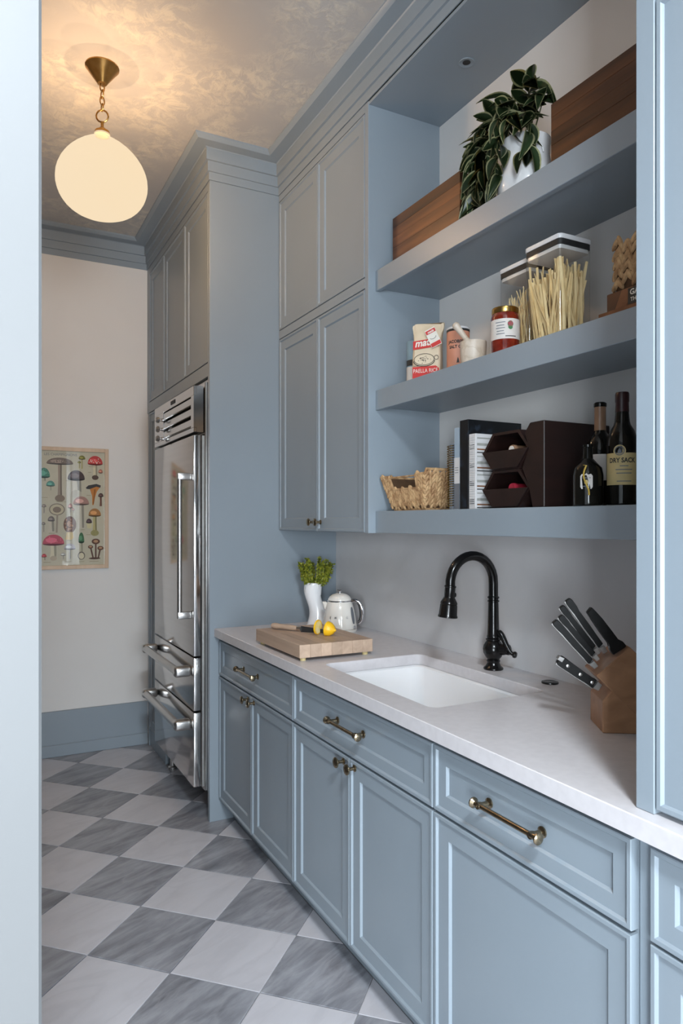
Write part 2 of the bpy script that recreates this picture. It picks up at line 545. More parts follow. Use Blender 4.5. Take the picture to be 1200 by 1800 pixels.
def text_mesh(s, size, mapf, extrude=0.0, bold=0.0, shear=0.0, align='CENTER', width=None):
    """lettering as a mesh; mapf(x, y) -> 3-D point"""
    cu = bpy.data.curves.new('lettering', 'FONT')
    cu.body = s
    cu.size = size
    cu.shear = shear
    cu.offset = bold
    cu.align_x = align
    cu.resolution_u = 3
    ob = bpy.data.objects.new('lettering', cu)
    COL.objects.link(ob)
    bpy.context.view_layer.update()
    dg = bpy.context.evaluated_depsgraph_get()
    me = bpy.data.meshes.new_from_object(ob.evaluated_get(dg))
    bpy.data.objects.remove(ob)
    bpy.data.curves.remove(cu)
    xs = [v.co.x for v in me.vertices] or [0]
    w = max(xs) - min(xs)
    k = (width / w) if (width and w) else 1.0
    for v in me.vertices:
        v.co = mapf(v.co.x * k, v.co.y)
    me.materials.clear()
    return me


def lettering(s, size, mapf, mat, parent, name='lettering', **kw):
    me = text_mesh(s, size, mapf, **kw)
    return link(name, me, mat, parent)


# ================================================================== THE SETTING
CEIL = 3.20
XW, YF = 1.67, 4.56           # right wall plane, far wall plane
struct('wall_far', MB().box(-0.6, 1.79, YF, YF + 0.1, -0.05, CEIL + 0.05), 'wall')
struct('wall_right', MB().box(XW, XW + 0.12, -0.6, YF, -0.05, CEIL + 0.05), 'wall')
struct('wall_left', MB().box(-0.6, -0.5, 0.94, YF, -0.05, CEIL + 0.05), 'room_paint')
struct('wall_entry', MB().box(-2.7, -0.03, 0.80, 0.94, -0.05, CEIL + 0.05), 'room_paint')
struct('wall_return', MB().box(XW + 0.12, 2.7, -0.6, -0.5, -0.05, CEIL + 0.05), 'room_paint')
struct('wall_east', MB().box(2.6, 2.7, -2.9, -0.6, -0.05, CEIL + 0.05), 'room_paint')
wz0, wz1 = 0.4, 2.3
w = MB()
xs = [-2.7] + [v for ab in WINDOWS for v in ab] + [2.6]
for i in range(0, len(xs), 2):
    w.box(xs[i], xs[i + 1], -2.9, -2.8, -0.05, CEIL + 0.05)
for a, b in WINDOWS:
    w.box(a, b, -2.9, -2.8, -0.05, wz0)
    w.box(a, b, -2.9, -2.8, wz1, CEIL + 0.05)
struct('wall_near', w, 'room_paint')
w = MB()
w.box(-2.7, -2.6, -2.8, -1.8, -0.05, CEIL + 0.05).box(-2.7, -2.6, -0.2, 0.8, -0.05, CEIL + 0.05)
w.box(-2.7, -2.6, -1.8, -0.2, -0.05, wz0).box(-2.7, -2.6, -1.8, -0.2, wz1, CEIL + 0.05)
struct('wall_west', w, 'room_paint')
w = MB()
w.box(-2.7, 2.7, SKY[3], YF + 0.1, CEIL, CEIL + 0.05).box(-2.7, 2.7, -2.9, SKY[2], CEIL, CEIL + 0.05)
w.box(-2.7, SKY[0], SKY[2], SKY[3], CEIL, CEIL + 0.05).box(SKY[1], 2.7, SKY[2], SKY[3], CEIL, CEIL + 0.05)
struct('ceiling', w, 'ceiling')
w = MB()
w.box(SKY[0] - .03, SKY[0], SKY[2] - .03, SKY[3] + .03, CEIL + .05, 3.27).box(SKY[1], SKY[1] + .03, SKY[2] - .03, SKY[3] + .03, CEIL + .05, 3.27)
w.box(SKY[0], SKY[1], SKY[2] - .03, SKY[2], CEIL + .05, 3.27).box(SKY[0], SKY[1], SKY[3], SKY[3] + .03, CEIL + .05, 3.27)
rw = struct('window_5', w, 'wall')
link('pane', MB().box(SKY[0], SKY[1], SKY[2], SKY[3], 3.252, 3.256).mesh('pane'), 'glass', rw)


def window(n, a, b, side):
    f = MB()
    t, m = 0.06, (a + b) / 2

    def bx(u0, u1, z0, z1, d0, d1):
        if side == 'near':
            f.box(u0, u1, -2.88 + d0, -2.88 + d1, z0, z1, 0.004)
        else:
            f.box(-2.68 + d0, -2.68 + d1, u0, u1, z0, z1, 0.004)
    bx(a, a + t, wz0, wz1, 0, .05); bx(b - t, b, wz0, wz1, 0, .05)
    bx(a + t, b - t, wz0, wz0 + t, 0, .05); bx(a + t, b - t, wz1 - t, wz1, 0, .05)
    bx(m - .02, m + .02, wz0 + t, wz1 - t, .01, .04)
    bx(a + t, m - .02, 1.40, 1.44, .01, .04); bx(m + .02, b - t, 1.40, 1.44, .01, .04)
    o = struct('window_%d' % n, f, 'jamb')
    g = MB()
    if side == 'near':
        g.box(a + t, b - t, -2.862, -2.858, wz0 + t, wz1 - t)
    else:
        g.box(-2.662, -2.658, a + t, b - t, wz0 + t, wz1 - t)
    link('pane', g.mesh('pane'), 'glass', o)


for i, (a, b) in enumerate(WINDOWS):
    window(i + 1, a, b, 'near')
window(4, -1.8, -0.2, 'west')

# floor: slab plus single tiles laid on the diagonal
floor = struct('floor', MB().box(-2.7, 2.7, -2.9, YF + 0.1, -0.06, -0.004), 'grout')
DG = 0.2173                                   # half diagonal of a tile
CX0, CY0 = 0.9805, 2.2


def clip(poly, x0, x1, y0, y1):
    for ax, lim, sg in ((0, x0, 1), (0, x1, -1), (1, y0, 1), (1, y1, -1)):
        out = []
        for i in range(len(poly)):
            p, q = poly[i - 1], poly[i]
            ip, iq = sg * (p[ax] - lim) >= 0, sg * (q[ax] - lim) >= 0
            if ip != iq:
                t = (lim - p[ax]) / (q[ax] - p[ax])
                out.append((p[0] + t * (q[0] - p[0]), p[1] + t * (q[1] - p[1])))
            if iq:
                out.append(q)
        poly = out
        if not poly:
            break
    return poly


def tile_mesh(poly, cx, cy):
    b = MB()
    cen = (sum(p[0] for p in poly) / len(poly), sum(p[1] for p in poly) / len(poly))
    ins = lambda p, k: (p[0] + (cen[0] - p[0]) * k, p[1] + (cen[1] - p[1]) * k)
    rings = []
    for k, z in ((0.0, -0.006), (0.0, -0.0012), (0.008, 0.0)):
        rings.append([(ins(p, k)[0] - cx, ins(p, k)[1] - cy, z) for p in poly])
    b.loops(rings, False, True)
    return b.mesh('tile', None, 0)


full = {}
for i in range(-9, 3):
    for j in range(-6, 14):
        if (i + j) % 2 == 0:
            continue
        cx, cy = CX0 + i * DG, CY0 + j * DG
        if cx < -0.75 or cx > 1.35 or cy < 0.7 or cy > YF + 0.2:
            continue
        kind = 'tile_grey' if i % 2 == 0 else 'tile_white'
        h = DG - 0.0022
        poly = [(cx - h, cy), (cx, cy - h), (cx + h, cy), (cx, cy + h)]
        cp = clip(poly, -0.495, 1.10, 0.95, YF - 0.001)
        if len(cp) < 3:
            continue
        whole = all(-0.495 < p[0] < 1.10 and 0.95 < p[1] < YF - 0.001 for p in poly)
        if whole:
            if kind not in full:
                full[kind] = tile_mesh(poly, cx, cy)
            me = full[kind]
        else:
            me = tile_mesh(cp, cx, cy)
        link('tile', me, kind, floor, (cx, cy, 0))

# baseboard of the far wall: tall board, plinth strip in front
bb = MB()
bb.box(-0.5, 0.985, YF - 0.018, YF, 0.0, 0.273, 0.002)
bb.box(-0.5, 0.985, YF - 0.026, YF - 0.018, 0.0, 0.073, 0.003)
struct('baseboard_far', bb, 'paint')

# casing of the opening at the left
struct('trim_1', MB().box(-0.12, 0.0615, 0.775, 0.80, 0, 3.12, 0.003).box(-0.03, 0.0595, 0.80, 0.94, 0, 3.12)
       .box(-0.12, 0.0595, 0.94, 0.96, 0, 3.12, 0.003), 'jamb')


def crown(name, path, z0, mat='paint'):
    prof = [(0.0, z0), (0.004, z0), (0.004, 3.070), (0.012, 3.071), (0.012, 3.118), (0.022, 3.119), (0.022, 3.172),
            (0.026, 3.176), (0.078, 3.178), (0.082, 3.181), (0.090, 3.188), (0.094, 3.192), (0.094, CEIL), (0.0, CEIL)]
    n = len(path)
    rings = []
    P = [Vector(p) for p in path]
    nrm = []
    for a, b in zip(P, P[1:]):
        d = (b - a).normalized()
        nrm.append(Vector((d.y, -d.x)))          # out of the wall, right of travel
    for i in range(n):
        if i == 0:
            m = nrm[0]
        elif i == n - 1:
            m = nrm[-1]
        else:
            s = nrm[i - 1] + nrm[i]
            m = s / s.dot(nrm[i])
        rings.append([(P[i].x + o * m.x, P[i].y + o * m.y, z) for o, z in prof])
    b = MB()
    b.loops(rings, True, True)
    return struct(name, b, mat, 30)


crown('trim_2', [(-0.5, YF), (0.985, YF), (0.985, 3.213), (1.337, 3.213), (1.337, 0.855), (1.038, 0.855), (1.038, -0.6)], 3.033)
# soffit board over the shelves
sof = struct('trim_3', MB().box(1.339, XW, 0.856, 2.324, 3.018, 3.03), 'paint')

# ================================================================== DOOR AND DRAWER FRONTS (all face -x)
RIM, FRM = 0.010, 0.045


def front(mb, x, y0, y1, z0, z1, th=0.02, rim=RIM, frm=FRM, d1=0.006, d2=0.007):
    """slab with a stepped rim, flat frame and sunk panel; its face lies at x and looks to -x"""
    def ring(i, d):
        return [(x + d, y0 + i, z0 + i), (x + d, y1 - i, z0 + i), (x + d, y1 - i, z1 - i), (x + d, y0 + i, z1 - i)]
    st = [(0, th), (0, 0.0016), (0.0016, 0), (rim - 0.001, 0), (rim, 0.001), (rim + 0.003, d1), (rim + frm, d1),
          (rim + frm + 0.0008, d1 + 0.0008), (rim + frm + 0.0045, d1 + d2)]
    mb.loops([ring(i, d) for i, d in st], True, True)
    return mb


def knob(parent, x, y, z):
    k = MB().lathe([(0.0105, 0), (0.0105, 0.003), (0.0055, 0.005), (0.0055, 0.019), (0.010, 0.023), (0.0165, 0.027),
                    (0.0165, 0.031), (0.013, 0.0335), (0.004, 0.0345)], (x, y, z), 18, (-1, 0, 0))
    return part('knob', k, 'brass', parent, True)


def bar_pull(parent, x, yc, z, half=0.08):
    k = MB()
    for s in (-1, 1):
        y = yc + s * half
        k.lathe([(0.012, 0), (0.012, 0.003), (0.0062, 0.006), (0.0062, 0.026)], (x, y, z), 16, (-1, 0, 0))
        k.lathe([(0.0068, 0), (0.0068, 0.012), (0.0125, 0.018), (0.0125, 0.021), (0.010, 0.023), (0.003, 0.0245)],
                (x - 0.030, y, z), 16, (0, s, 0))
    k.tube([(x - 0.030, yc - half, z), (x - 0.030, yc + half, z)], 0.0058, 12)
    k.lathe([(0.0075, -0.006), (0.0085, 0), (0.0075, 0.006)], (x - 0.030, yc - half, z), 14, (-1, 0, 0))
    k.lathe([(0.0075, -0.006), (0.0085, 0), (0.0075, 0.006)], (x - 0.030, yc + half, z), 14, (-1, 0, 0))
    return part('bar_pull', k, 'brass', parent, True)


XD = 1.028                                       # base door face
ZB, ZD0, ZD1, ZT = 0.106, 0.687, 0.695, 0.858    # door bottom / top, drawer bottom / top


def base_cabinet(y0, y1, label, doors, group=None):
    t = thing('base_cabinet', label, 'cabinet', (XD + 0.02, (y0 + y1) / 2, 0))
    b = MB()
    b.box(XD + 0.0205, 1.65, y0, y0 + 0.018, 0.10, 0.874).box(XD + 0.0205, 1.65, y1 - 0.018, y1, 0.10, 0.874)
    b.box(XD + 0.0205, 1.65, y0 + 0.018, y1 - 0.018, 0.10, 0.118).box(1.632, 1.65, y0 + 0.018, y1 - 0.018, 0.118, 0.874)
    b.box(XD + 0.0205, XD + 0.038, y0 + 0.018, y1 - 0.018, 0.675, 0.705)
    part('carcass', b, 'paint', t, True)
    part('toe_kick', MB().box(1.102, 1.12, y0, y1, 0, 0.10), 'paint', t, True)
    g = 0.0018
    dr = part('drawer_front', front(MB(), XD, y0 + g, y1 - g, ZD1, ZT, frm=0.034), 'paint', t, True)
    n = len(doors)
    for (a, c) in doors:
        d = part('door', front(MB(), XD, a + g, c - g, ZB, ZD0), 'paint', t, True)
        if n == 2:
            kn = c - 0.036 if abs(c - y1) > 0.05 else a + 0.036
            knob(d, XD, kn, 0.668)
    bar_pull(dr, XD, (y0 + y1) / 2, 0.786, 0.083)
    return t


base_cabinet(2.338, 3.2115, 'blue base cabinet with two doors beside the refrigerator panel', [(2.338, 2.772), (2.772, 3.2115)])
base_cabinet(1.462, 2.338, 'blue base cabinet with two knobbed doors under the sink', [(1.462, 1.906), (1.906, 2.338)])
base_cabinet(0.856, 1.459, 'blue base cabinet with one wide knobless door and a long drawer pull', [(0.856, 1.459)])

# filler and the drawer base next to it
t = thing('drawer_base', 'blue drawer base cut by the right edge below the tall cupboard', 'cabinet', (1.05, 0.3, 0))
b = MB().box(1.045, 1.06, 0.822, 0.853, 0.10, 0.874, 0.001).box(1.06, 1.65, -0.55, 0.853, 0.10, 0.874)
part('carcass', b, 'paint', t, True)
part('toe_kick', MB().box(1.102, 1.12, -0.55, 0.853, 0, 0.10), 'paint', t, True)
d = part('drawer_front', front(MB(), 1.030, -0.05, 0.820, 0.698, 0.858, 0.03, frm=0.034), 'paint', t, True)
bar_pull(d, 1.030, 0.385, 0.786, 0.083)
d = part('drawer_front', front(MB(), 1.030, -0.05, 0.820, 0.402, 0.692, 0.03), 'paint', t, True)
bar_pull(d, 1.030, 0.385, 0.60, 0.083)
d = part('drawer_front', front(MB(), 1.030, -0.05, 0.820, 0.106, 0.396, 0.03), 'paint', t, True)
bar_pull(d, 1.030, 0.385, 0.30, 0.083)


# ------------------------------------------------------------------ countertop with sink cut-out
def rrect(x0, x1, y0, y1, r, z, n=6):
    pts = []
    for cx, cy, a0 in ((x1 - r, y1 - r, 0), (x0 + r, y1 - r, 90), (x0 + r, y0 + r, 180), (x1 - r, y0 + r, 270)):
        for k in range(n + 1):
            a = R_(a0 + 90 * k / n)
            pts.append((cx + r * math.cos(a), cy + r * math.sin(a), z))
    return pts


SX0, SX1, SY0, SY1 = 1.100, 1.512, 1.565, 2.232
bm = bmesh.new()
ZC0, ZC1 = 0.876, 0.914
outer = [(1.007, -0.55), (1.655, -0.55), (1.655, 3.2125), (1.007, 3.2125)]
inner = [(p[0], p[1]) for p in rrect(SX0, SX1, SY0, SY1, 0.03, 0)]
cap = {}
for z in (ZC0, ZC1 - 0.002, ZC1):
    k = 0.002 if z == ZC1 else 0.0
    ov = [bm.verts.new((p[0] + (k if p[0] < 1.2 else 0), p[1], z)) for p in outer]
    iv = [bm.verts.new((p[0] + (0 if not k else (p[0] - 1.306) * k * 4), p[1] + (0 if not k else (p[1] - 1.9) * k * 3), z)) for p in inner]
    cap[z] = (ov, iv)
zs = sorted(cap)
for za, zb in zip(zs, zs[1:]):
    for q in (0, 1):
        A, B = cap[za][q], cap[zb][q]
        for i in range(len(A)):
            j = (i + 1) % len(A)
            bm.faces.new((A[i], A[j], B[j], B[i]))
for z in (zs[0], zs[-1]):
    es = []
    for vs in cap[z]:
        for i in range(len(vs)):
            es.append(bm.edges.get((vs[i], vs[(i + 1) % len(vs)])))
    bmesh.ops.triangle_fill(bm, edges=es, use_beauty=True)
mb = MB(); mb.bm.free(); mb.bm = bm
ct = link('countertop', mb.mesh('countertop', None, 30), 'quartz')
tag(ct, 'long pale quartz countertop over the blue base cabinets', 'countertop')

# sink
t = thing('sink', 'white undermount ceramic sink let into the countertop', 'sink', ((SX0 + SX1) / 2, (SY0 + SY1) / 2, 0.66))
rings = []
for ins, z, r in ((-0.02, 0.862, 0.05), (-0.02, 0.8745, 0.05), (0.006, 0.8745, 0.035), (0.012, 0.870, 0.036), (0.016, 0.70, 0.04),
                  (0.024, 0.672, 0.045), (0.05, 0.660, 0.05), (0.12, 0.657, 0.05), (0.16, 0.655, 0.04)):
    rings.append(rrect(SX0 + ins, SX1 - ins, SY0 + ins, SY1 - ins, r, z))
part('basin', MB().loops(rings, False, True), 'ceramic', t, True, 40)
part('drain', MB().lathe([(0.02, 0.0), (0.045, 0.0), (0.045, 0.004), (0.03, 0.005), (0.028, 0.002), (0.0, 0.002)],
                         (1.306, 1.9, 0.6552), 24), 'steel_bar', t, True)

# backsplash
bs = link('backsplash', MB().box(1.6552, XW - .0004, 0.86, 3.2125, 0.9142, 1.372).mesh('backsplash'), 'splash')
tag(bs, 'smooth pale quartz backsplash slab behind the faucet', 'backsplash')

# ------------------------------------------------------------------ fridge enclosure
t = thing('tall_end_panel', 'tall plain blue end panel at the side of the refrigerator', 'panel', (1.33, 3.228, 0))
part('panel', MB().box(0.985, XW, 3.213, 3.241, 0, 3.0325, 0.0015), 'paint', t, True)
part('panel_cap', MB().box(0.99, XW, 3.214, 3.241, 3.0325, CEIL), 'paint', t, True)

t = thing('overhead_cabinet', 'blue three-door cupboard above the refrigerator', 'cabinet', (1.32, 3.9, 2.12))
b = MB().box(1.006, 1.66, 3.243, 4.55, 2.112, 3.032).box(0.986, 1.006, 4.497, 4.558, 2.112, 3.032)
b.box(0.986, 1.006, 3.243, 4.497, 2.112, 2.176, 0.0015).box(0.986, 1.006, 3.243, 4.497, 2.994, 3.032)
part('carcass', b, 'paint', t, True)
for a, c in ((3.245, 3.667), (3.670, 4.128), (4.131, 4.495)):
    part('door', front(MB(), 0.985, a, c, 2.180, 2.990), 'paint', t, True)

t = thing('pull_out_cabinet', 'narrow tall blue cabinet between the refrigerator and the far wall', 'cabinet', (1.32, 4.33, 0))
b = MB().box(1.006, 1.66, 4.10, 4.55, 0.0, 2.110).box(0.986, 1.006, 4.505, 4.53, 0.0, 2.110).box(0.992, 1.006, 4.10, 4.505, 0, 0.10)
part('carcass', b, 'paint', t, True)
part('door', front(MB(), 0.985, 4.104, 4.502, 0.106, 2.106), 'paint', t, True)

# ------------------------------------------------------------------ refrigerator
XR, Y0, Y1 = 0.921, 3.258, 4.064
t = thing('refrigerator', 'tall stainless steel refrigerator with two freezer drawers and a grille on top', 'refrigerator', (1.25, 3.66, 0))
part('body', MB().box(0.992, 1.62, 3.262, 4.08, 0.13, 2.10).box(0.972, 0.992, 3.246, 4.085, 0.14, 2.085, 0.002), 'steel', t, True)
part('side_trim', MB().box(0.959, 0.9715, 3.252, 3.258, 0.16, 1.83, 0.001).box(0.959, 0.9715, 3.2585, 4.06, 0.165, 1.82), 'steel_bar', t, True)
part('kick_plate', MB().box(1.12, 1.14, 3.262, 4.08, 0.012, 0.13), 'dark_gap', t, True)
for y in (3.46, 4.02):
    part('foot', MB().lathe([(0.026, 0), (0.026, 0.012), (0.015, 0.016), (0.015, 0.129)], (1.012 if y > 4 else 1.10, y, 0), 14), 'steel_bar', t, True)
dr = part('door', MB().box(XR, 0.9575, Y0, Y1, 0.780, 1.832, 0.004, 2), 'steel', t, True)


def standoff_handle(parent, pts, ends, r, name='handle'):
    h = MB().tube(pts, r, 14)
    for (c, d, rr, ln, fl) in ends:
        h.lathe([(rr * 0.8, 0), (rr, 0.003), (rr, ln - 0.004), (rr * 1.1, ln)], c, 16, d)
    return part(name, h, 'steel_bar', parent, True)


hb = MB().tube([(0.862, 3.292, 0.965), (0.862, 3.292, 1.645)], 0.0115, 14)
for z in (0.975, 1.635):
    hb.box(0.851, XR, 3.279, 3.305, z - 0.017, z + 0.017, 0.006, 2)
part('handle', hb, 'steel_bar', dr, True)
for z0, z1, hz in ((0.521, 0.773, 0.706), (0.160, 0.513, 0.452)):
    d = part('freezer_drawer', MB().box(XR, 0.9575, Y0, Y1, z0, z1, 0.004, 2), 'steel', t, True)
    h = MB()
    h.tube([(0.857, 3.295, hz), (0.857, 4.02, hz)], 0.0195, 16)
    for y in (3.31, 4.005):
        h.box(0.838, XR, y - 0.026, y + 0.026, hz - 0.025, hz + 0.025, 0.014, 3)
    part('handle', h, 'steel_bar', d, True)
g = part('grille', MB().box(XR, 0.935, Y0, Y1, 1.846, 1.868, 0.002).box(XR, 0.935, Y0, Y1, 2.020, 2.066, 0.002)
         .box(XR, 0.935, Y0, 3.305, 1.868, 2.020).box(XR, 0.935, 3.852, Y1, 1.868, 2.020)
         .box(0.956, 0.968, Y0, Y1, 1.846, 2.066).box(0.935, 0.956, Y0, Y0 + 0.01, 1.846, 2.066).box(0.935, 0.956, Y1 - 0.01, Y1, 1.846, 2.066), 'steel', t, True)
part('grille_cavity', MB().box(0.953, 0.9555, Y0 + 0.012, Y1 - 0.012, 1.850, 2.062), 'dark_gap', t, True)
for k in range(3):
    z = 1.868 + k * 0.0507
    l = MB().prism([(XR + 0.002, z + 0.042), (XR + 0.002, z + 0.012), (0.945, z + 0.001), (0.948, z + 0.008), (0.930, z + 0.042)],
                   lambda u, v, w: (u, w, v), 3.306, 3.851)
    part('louver', l, 'steel', t, True)
for k in range(3):
    z = 1.876 + k * 0.0515
    part('knob', MB().lathe([(0.010, 0), (0.010, 0.006), (0.006, 0.008), (0.006, 0.016), (0.016, 0.02), (0.0175, 0.03), (0.012, 0.038), (0.002, 0.04)],
                            (XR, 3.872, z), 16, (-1, 0, 0)), 'steel_bar', g, True)
part('badge', MB().box(XR - 0.002, XR, 3.60, 3.69, 2.034, 2.054, 0.0008), 'dark_gap', g, True)

# ------------------------------------------------------------------ upper cabinet over the counter end
XU = 1.337
t = thing('upper_cabinet', 'blue wall cabinet with four panelled doors left of the open shelves', 'cabinet', (1.5, 2.77, 1.38))
b = MB().box(XU + 0.0205, XW, 2.353, 3.2115, 1.377, 3.0315)
b.box(XU, XU + 0.0205, 2.353, 3.2115, 2.322, 2.362, 0.001).box(XU, XU + 0.0205, 2.353, 3.2115, 3.0, 3.0315)
part('carcass', b, 'paint', t, True)
part('side_panel', MB().box(XU, XW, 2.3245, 2.352, 1.3755, 3.0317, 0.0012), 'paint', t, True)
for a, c in ((2.356, 2.773), (2.776, 3.209)):
    d = part('door', front(MB(), XU - 0.0005, a, c, 1.379, 2.318), 'paint', t, True)
    knob(d, XU, a + 0.032 if a > 2.7 else c - 0.032, 1.418)
    part('door', front(MB(), XU - 0.0005, a, c, 2.366, 2.997), 'paint', t, True)

# ------------------------------------------------------------------ shelves
SHELF = [(2.306, 2.384, 'topmost thick blue shelf holding the plant and wooden boxes'),
         (1.848, 1.924, 'middle thick blue shelf holding the pasta and rice'),
         (1.377, 1.460, 'lowest thick blue shelf holding the books and bottles')]
XS = 1.368
for z0, z1, lab in SHELF:
    s = MB()
    s.box(XS, 1.388, 0.8565, 2.3235, z0, z1, 0.0015)
    s.box(1.388, XW, 0.8565, 2.3235, z0 + 0.012, z1 - 0.0005)
    o = link('floating_shelf', s.mesh('floating_shelf'), 'paint')
    tag(o, lab, 'shelf', 'open shelves over the sink')

# ------------------------------------------------------------------ tall cupboard standing on the counter at the right edge
t = thing('counter_cupboard', 'tall blue cupboard standing on the counter at the right edge', 'cabinet', (1.35, 0.3, 0.914))
b = MB().box(1.038, XW, 0.818, 0.855, 0.9145, 3.0318, 0.001).box(1.058, XW, -0.55, 0.818, 0.9145, 3.0318)
b.box(1.038, 1.058, -0.55, 0.818, 2.99, 3.0318)
part('carcass', b, 'paint', t, True)
part('door', front(MB(), 1.039, 0.02, 0.8155, 0.924, 2.318), 'paint', t, True)
part('door', front(MB(), 1.039, 0.02, 0.8155, 2.322, 2.988), 'paint', t, True)

# ------------------------------------------------------------------ recessed light in the soffit
t = thing('recessed_light', 'small round recessed light in the blue soffit above the shelves', 'light', (1.517, 1.953, 3.018))
part('trim_ring', MB().lathe([(0.014, 0.0), (0.026, -0.003), (0.027, -0.001), (0.027, 0.0)], (0, 0, 0), 24, cap=False), 'paint', t)
part('lens', MB().lathe([(0.0, -0.0005), (0.0138, -0.0012)], (0, 0, 0), 20, cap=False), 'dark_gap', t)

# ------------------------------------------------------------------ pendant lamp
PX, PY = 0.445, 2.862
t = thing('pendant_lamp', 'opal glass globe pendant lamp on a brass chain', 'lamp', (PX, PY, CEIL))
part('canopy', MB().lathe([(0.064, 0), (0.064, -0.004), (0.060, -0.008), (0.022, -0.060), (0.018, -0.066), (0.006, -0.068)], (0, 0, 0), 32), 'lamp_brass', t)


def chain_link(z, rx, rz, r, ang):
    pts = []
    for k in range(14):
        a = 2 * math.pi * k / 14
        pts.append((rx * math.cos(a) * math.cos(ang), rx * math.cos(a) * math.sin(ang), z + rz * math.sin(a)))
    return MB().tube(pts, r, 6, closed=True)


part('chain_link', chain_link(-0.080, 0.009, 0.016, 0.0026, 0.3), 'lamp_brass', t)
part('chain_link', chain_link(-0.106, 0.010, 0.017, 0.0026, 1.9), 'lamp_brass', t)
part('chain_link', chain_link(-0.133, 0.009, 0.017, 0.0026, 0.3), 'lamp_brass', t)
part('chain_link', chain_link(-0.158, 0.008, 0.015, 0.0026, 1.9), 'lamp_brass', t)
part('chain_ring', chain_link(-0.192, 0.023, 0.024, 0.0034, -0.4), 'lamp_brass', t)
part('stem', MB().lathe([(0.006, -0.214), (0.006, -0.235), (0.012, -0.240), (0.012, -0.247), (0.028, -0.252), (0.030, -0.262), (0.030, -0.268)], (0, 0, 0), 20), 'lamp_brass', t)
gp = [(0.030, -0.262)]
for k in range(1, 24):
    a = math.pi * k / 24
    rr = 0.172 * (math.sin(a) ** (1.35 if a < math.pi / 2 else 0.90))
    gp.append((max(rr, 0.030 if k < 2 else 0.0), -0.435 - 0.016 * math.sin(a) + 0.155 * math.cos(a) * (1.08 if a < math.pi / 2 else 0.94)))
gp.append((0.0005, -0.581))
part('globe_shade', MB().lathe(gp, (0, 0, 0), 40, cap=False), 'globe', t)
for k in range(7):                               # unseen point lights added inside the globe, ringed for softer shadows
    bl = bpy.data.lights.new('globe_point_light', 'POINT')
    bl.energy = 8
    bl.color = (1.0, 0.66, 0.38)
    bl.shadow_soft_size = 0
    bo = bpy.data.objects.new('globe_point_light', bl)
    COL.objects.link(bo)
    bo.parent = t
    a = 2 * math.pi * k / 6
    bo.location = (0.085 * math.cos(a), 0.085 * math.sin(a), -0.41) if k < 6 else (0, 0, -0.34)

# ================================================================== ON THE TOP SHELF
def wooden_box(label, y0, y1, x0=1.430, x1=1.585, z0=2.384, h=0.204):
    t = thing('wooden_box', label, 'box', ((x0 + x1) / 2, (y0 + y1) / 2, z0), 0, 'acacia boxes on the top shelf')
    zs = [0, 0.038, 0.088, 0.128, 0.166, h]
    for side, (xa, xb) in enumerate(((x0, x0 + 0.014), (x1 - 0.014, x1))):
        for i in range(5):
            dx = (0.0, 0.0004, 0.0001, 0.0005, 0.0002)[i]
            part('plank', MB().box(xa + dx, xb, y0, y1, z0 + zs[i], z0 + zs[i + 1] - 0.0002, 0.0004), 'acacia', t, True)
    for ya, yb in ((y0 + 0.001, y0 + 0.015), (y1 - 0.015, y1 - 0.001)):
        part('end_board', MB().box(x0 + 0.0145, x1 - 0.0145, ya, yb, z0, z0 + h - 0.002, 0.001), 'acacia', t, True)
    part('bottom', MB().box(x0 + 0.0145, x1 - 0.0145, y0 + 0.0155, y1 - 0.0155, z0, z0 + 0.012), 'acacia', t, True)
    return t


wooden_box('long acacia wood box at the left end of the top shelf', 1.877, 2.298)
wooden_box('long acacia wood box right of the potted plant, cut by the tall cupboard', 1.040, 1.462)

# trailing variegated plant
LEAVES = []


def leaf_mesh(L, Wd, fold, curl):
    bm_ = bmesh.new()
    lay = bm_.verts.layers.float.new('edge')
    nu, nv = 9, 7
    grid = []
    for i in range(nu + 1):
        s = i / nu
        wd = Wd * (math.sin(math.pi * min(1, s * 0.96 + 0.02)) ** 0.8) * (1 - 0.35 * s) * 1.25
        row = []
        for j in range(nv):
            q = 2 * j / (nv - 1) - 1
            z = fold * abs(q) * wd - curl * L * s * s
            v = bm_.verts.new((L * s * (1 - 0.18 * curl * s), q * wd / 2, z))
            v[lay] = max(abs(q), 0.0) * 0.9 + (0.25 if i in (0, nu) else 0)
            row.append(v)
        grid.append(row)
    for a, b in zip(grid, grid[1:]):
        for j in range(nv - 1):
            bm_.faces.new((a[j], a[j + 1], b[j + 1], b[j]))
    r = bmesh.ops.solidify(bm_, geom=bm_.faces[:], thickness=0.0009)
    for f in bm_.faces:
        f.smooth = True
    me = bpy.data.meshes.new('leaf')
    bm_.to_mesh(me); bm_.free()
    me.materials.append(M['leaf'])
    return me


for L, Wd, fo, cu in ((0.088, 0.036, 0.25, 0.35), (0.076, 0.032, 0.2, 0.5), (0.068, 0.036, 0.15, 0.25), (0.095, 0.032, 0.3, 0.6)):
    LEAVES.append(leaf_mesh(L, Wd, fo, cu))

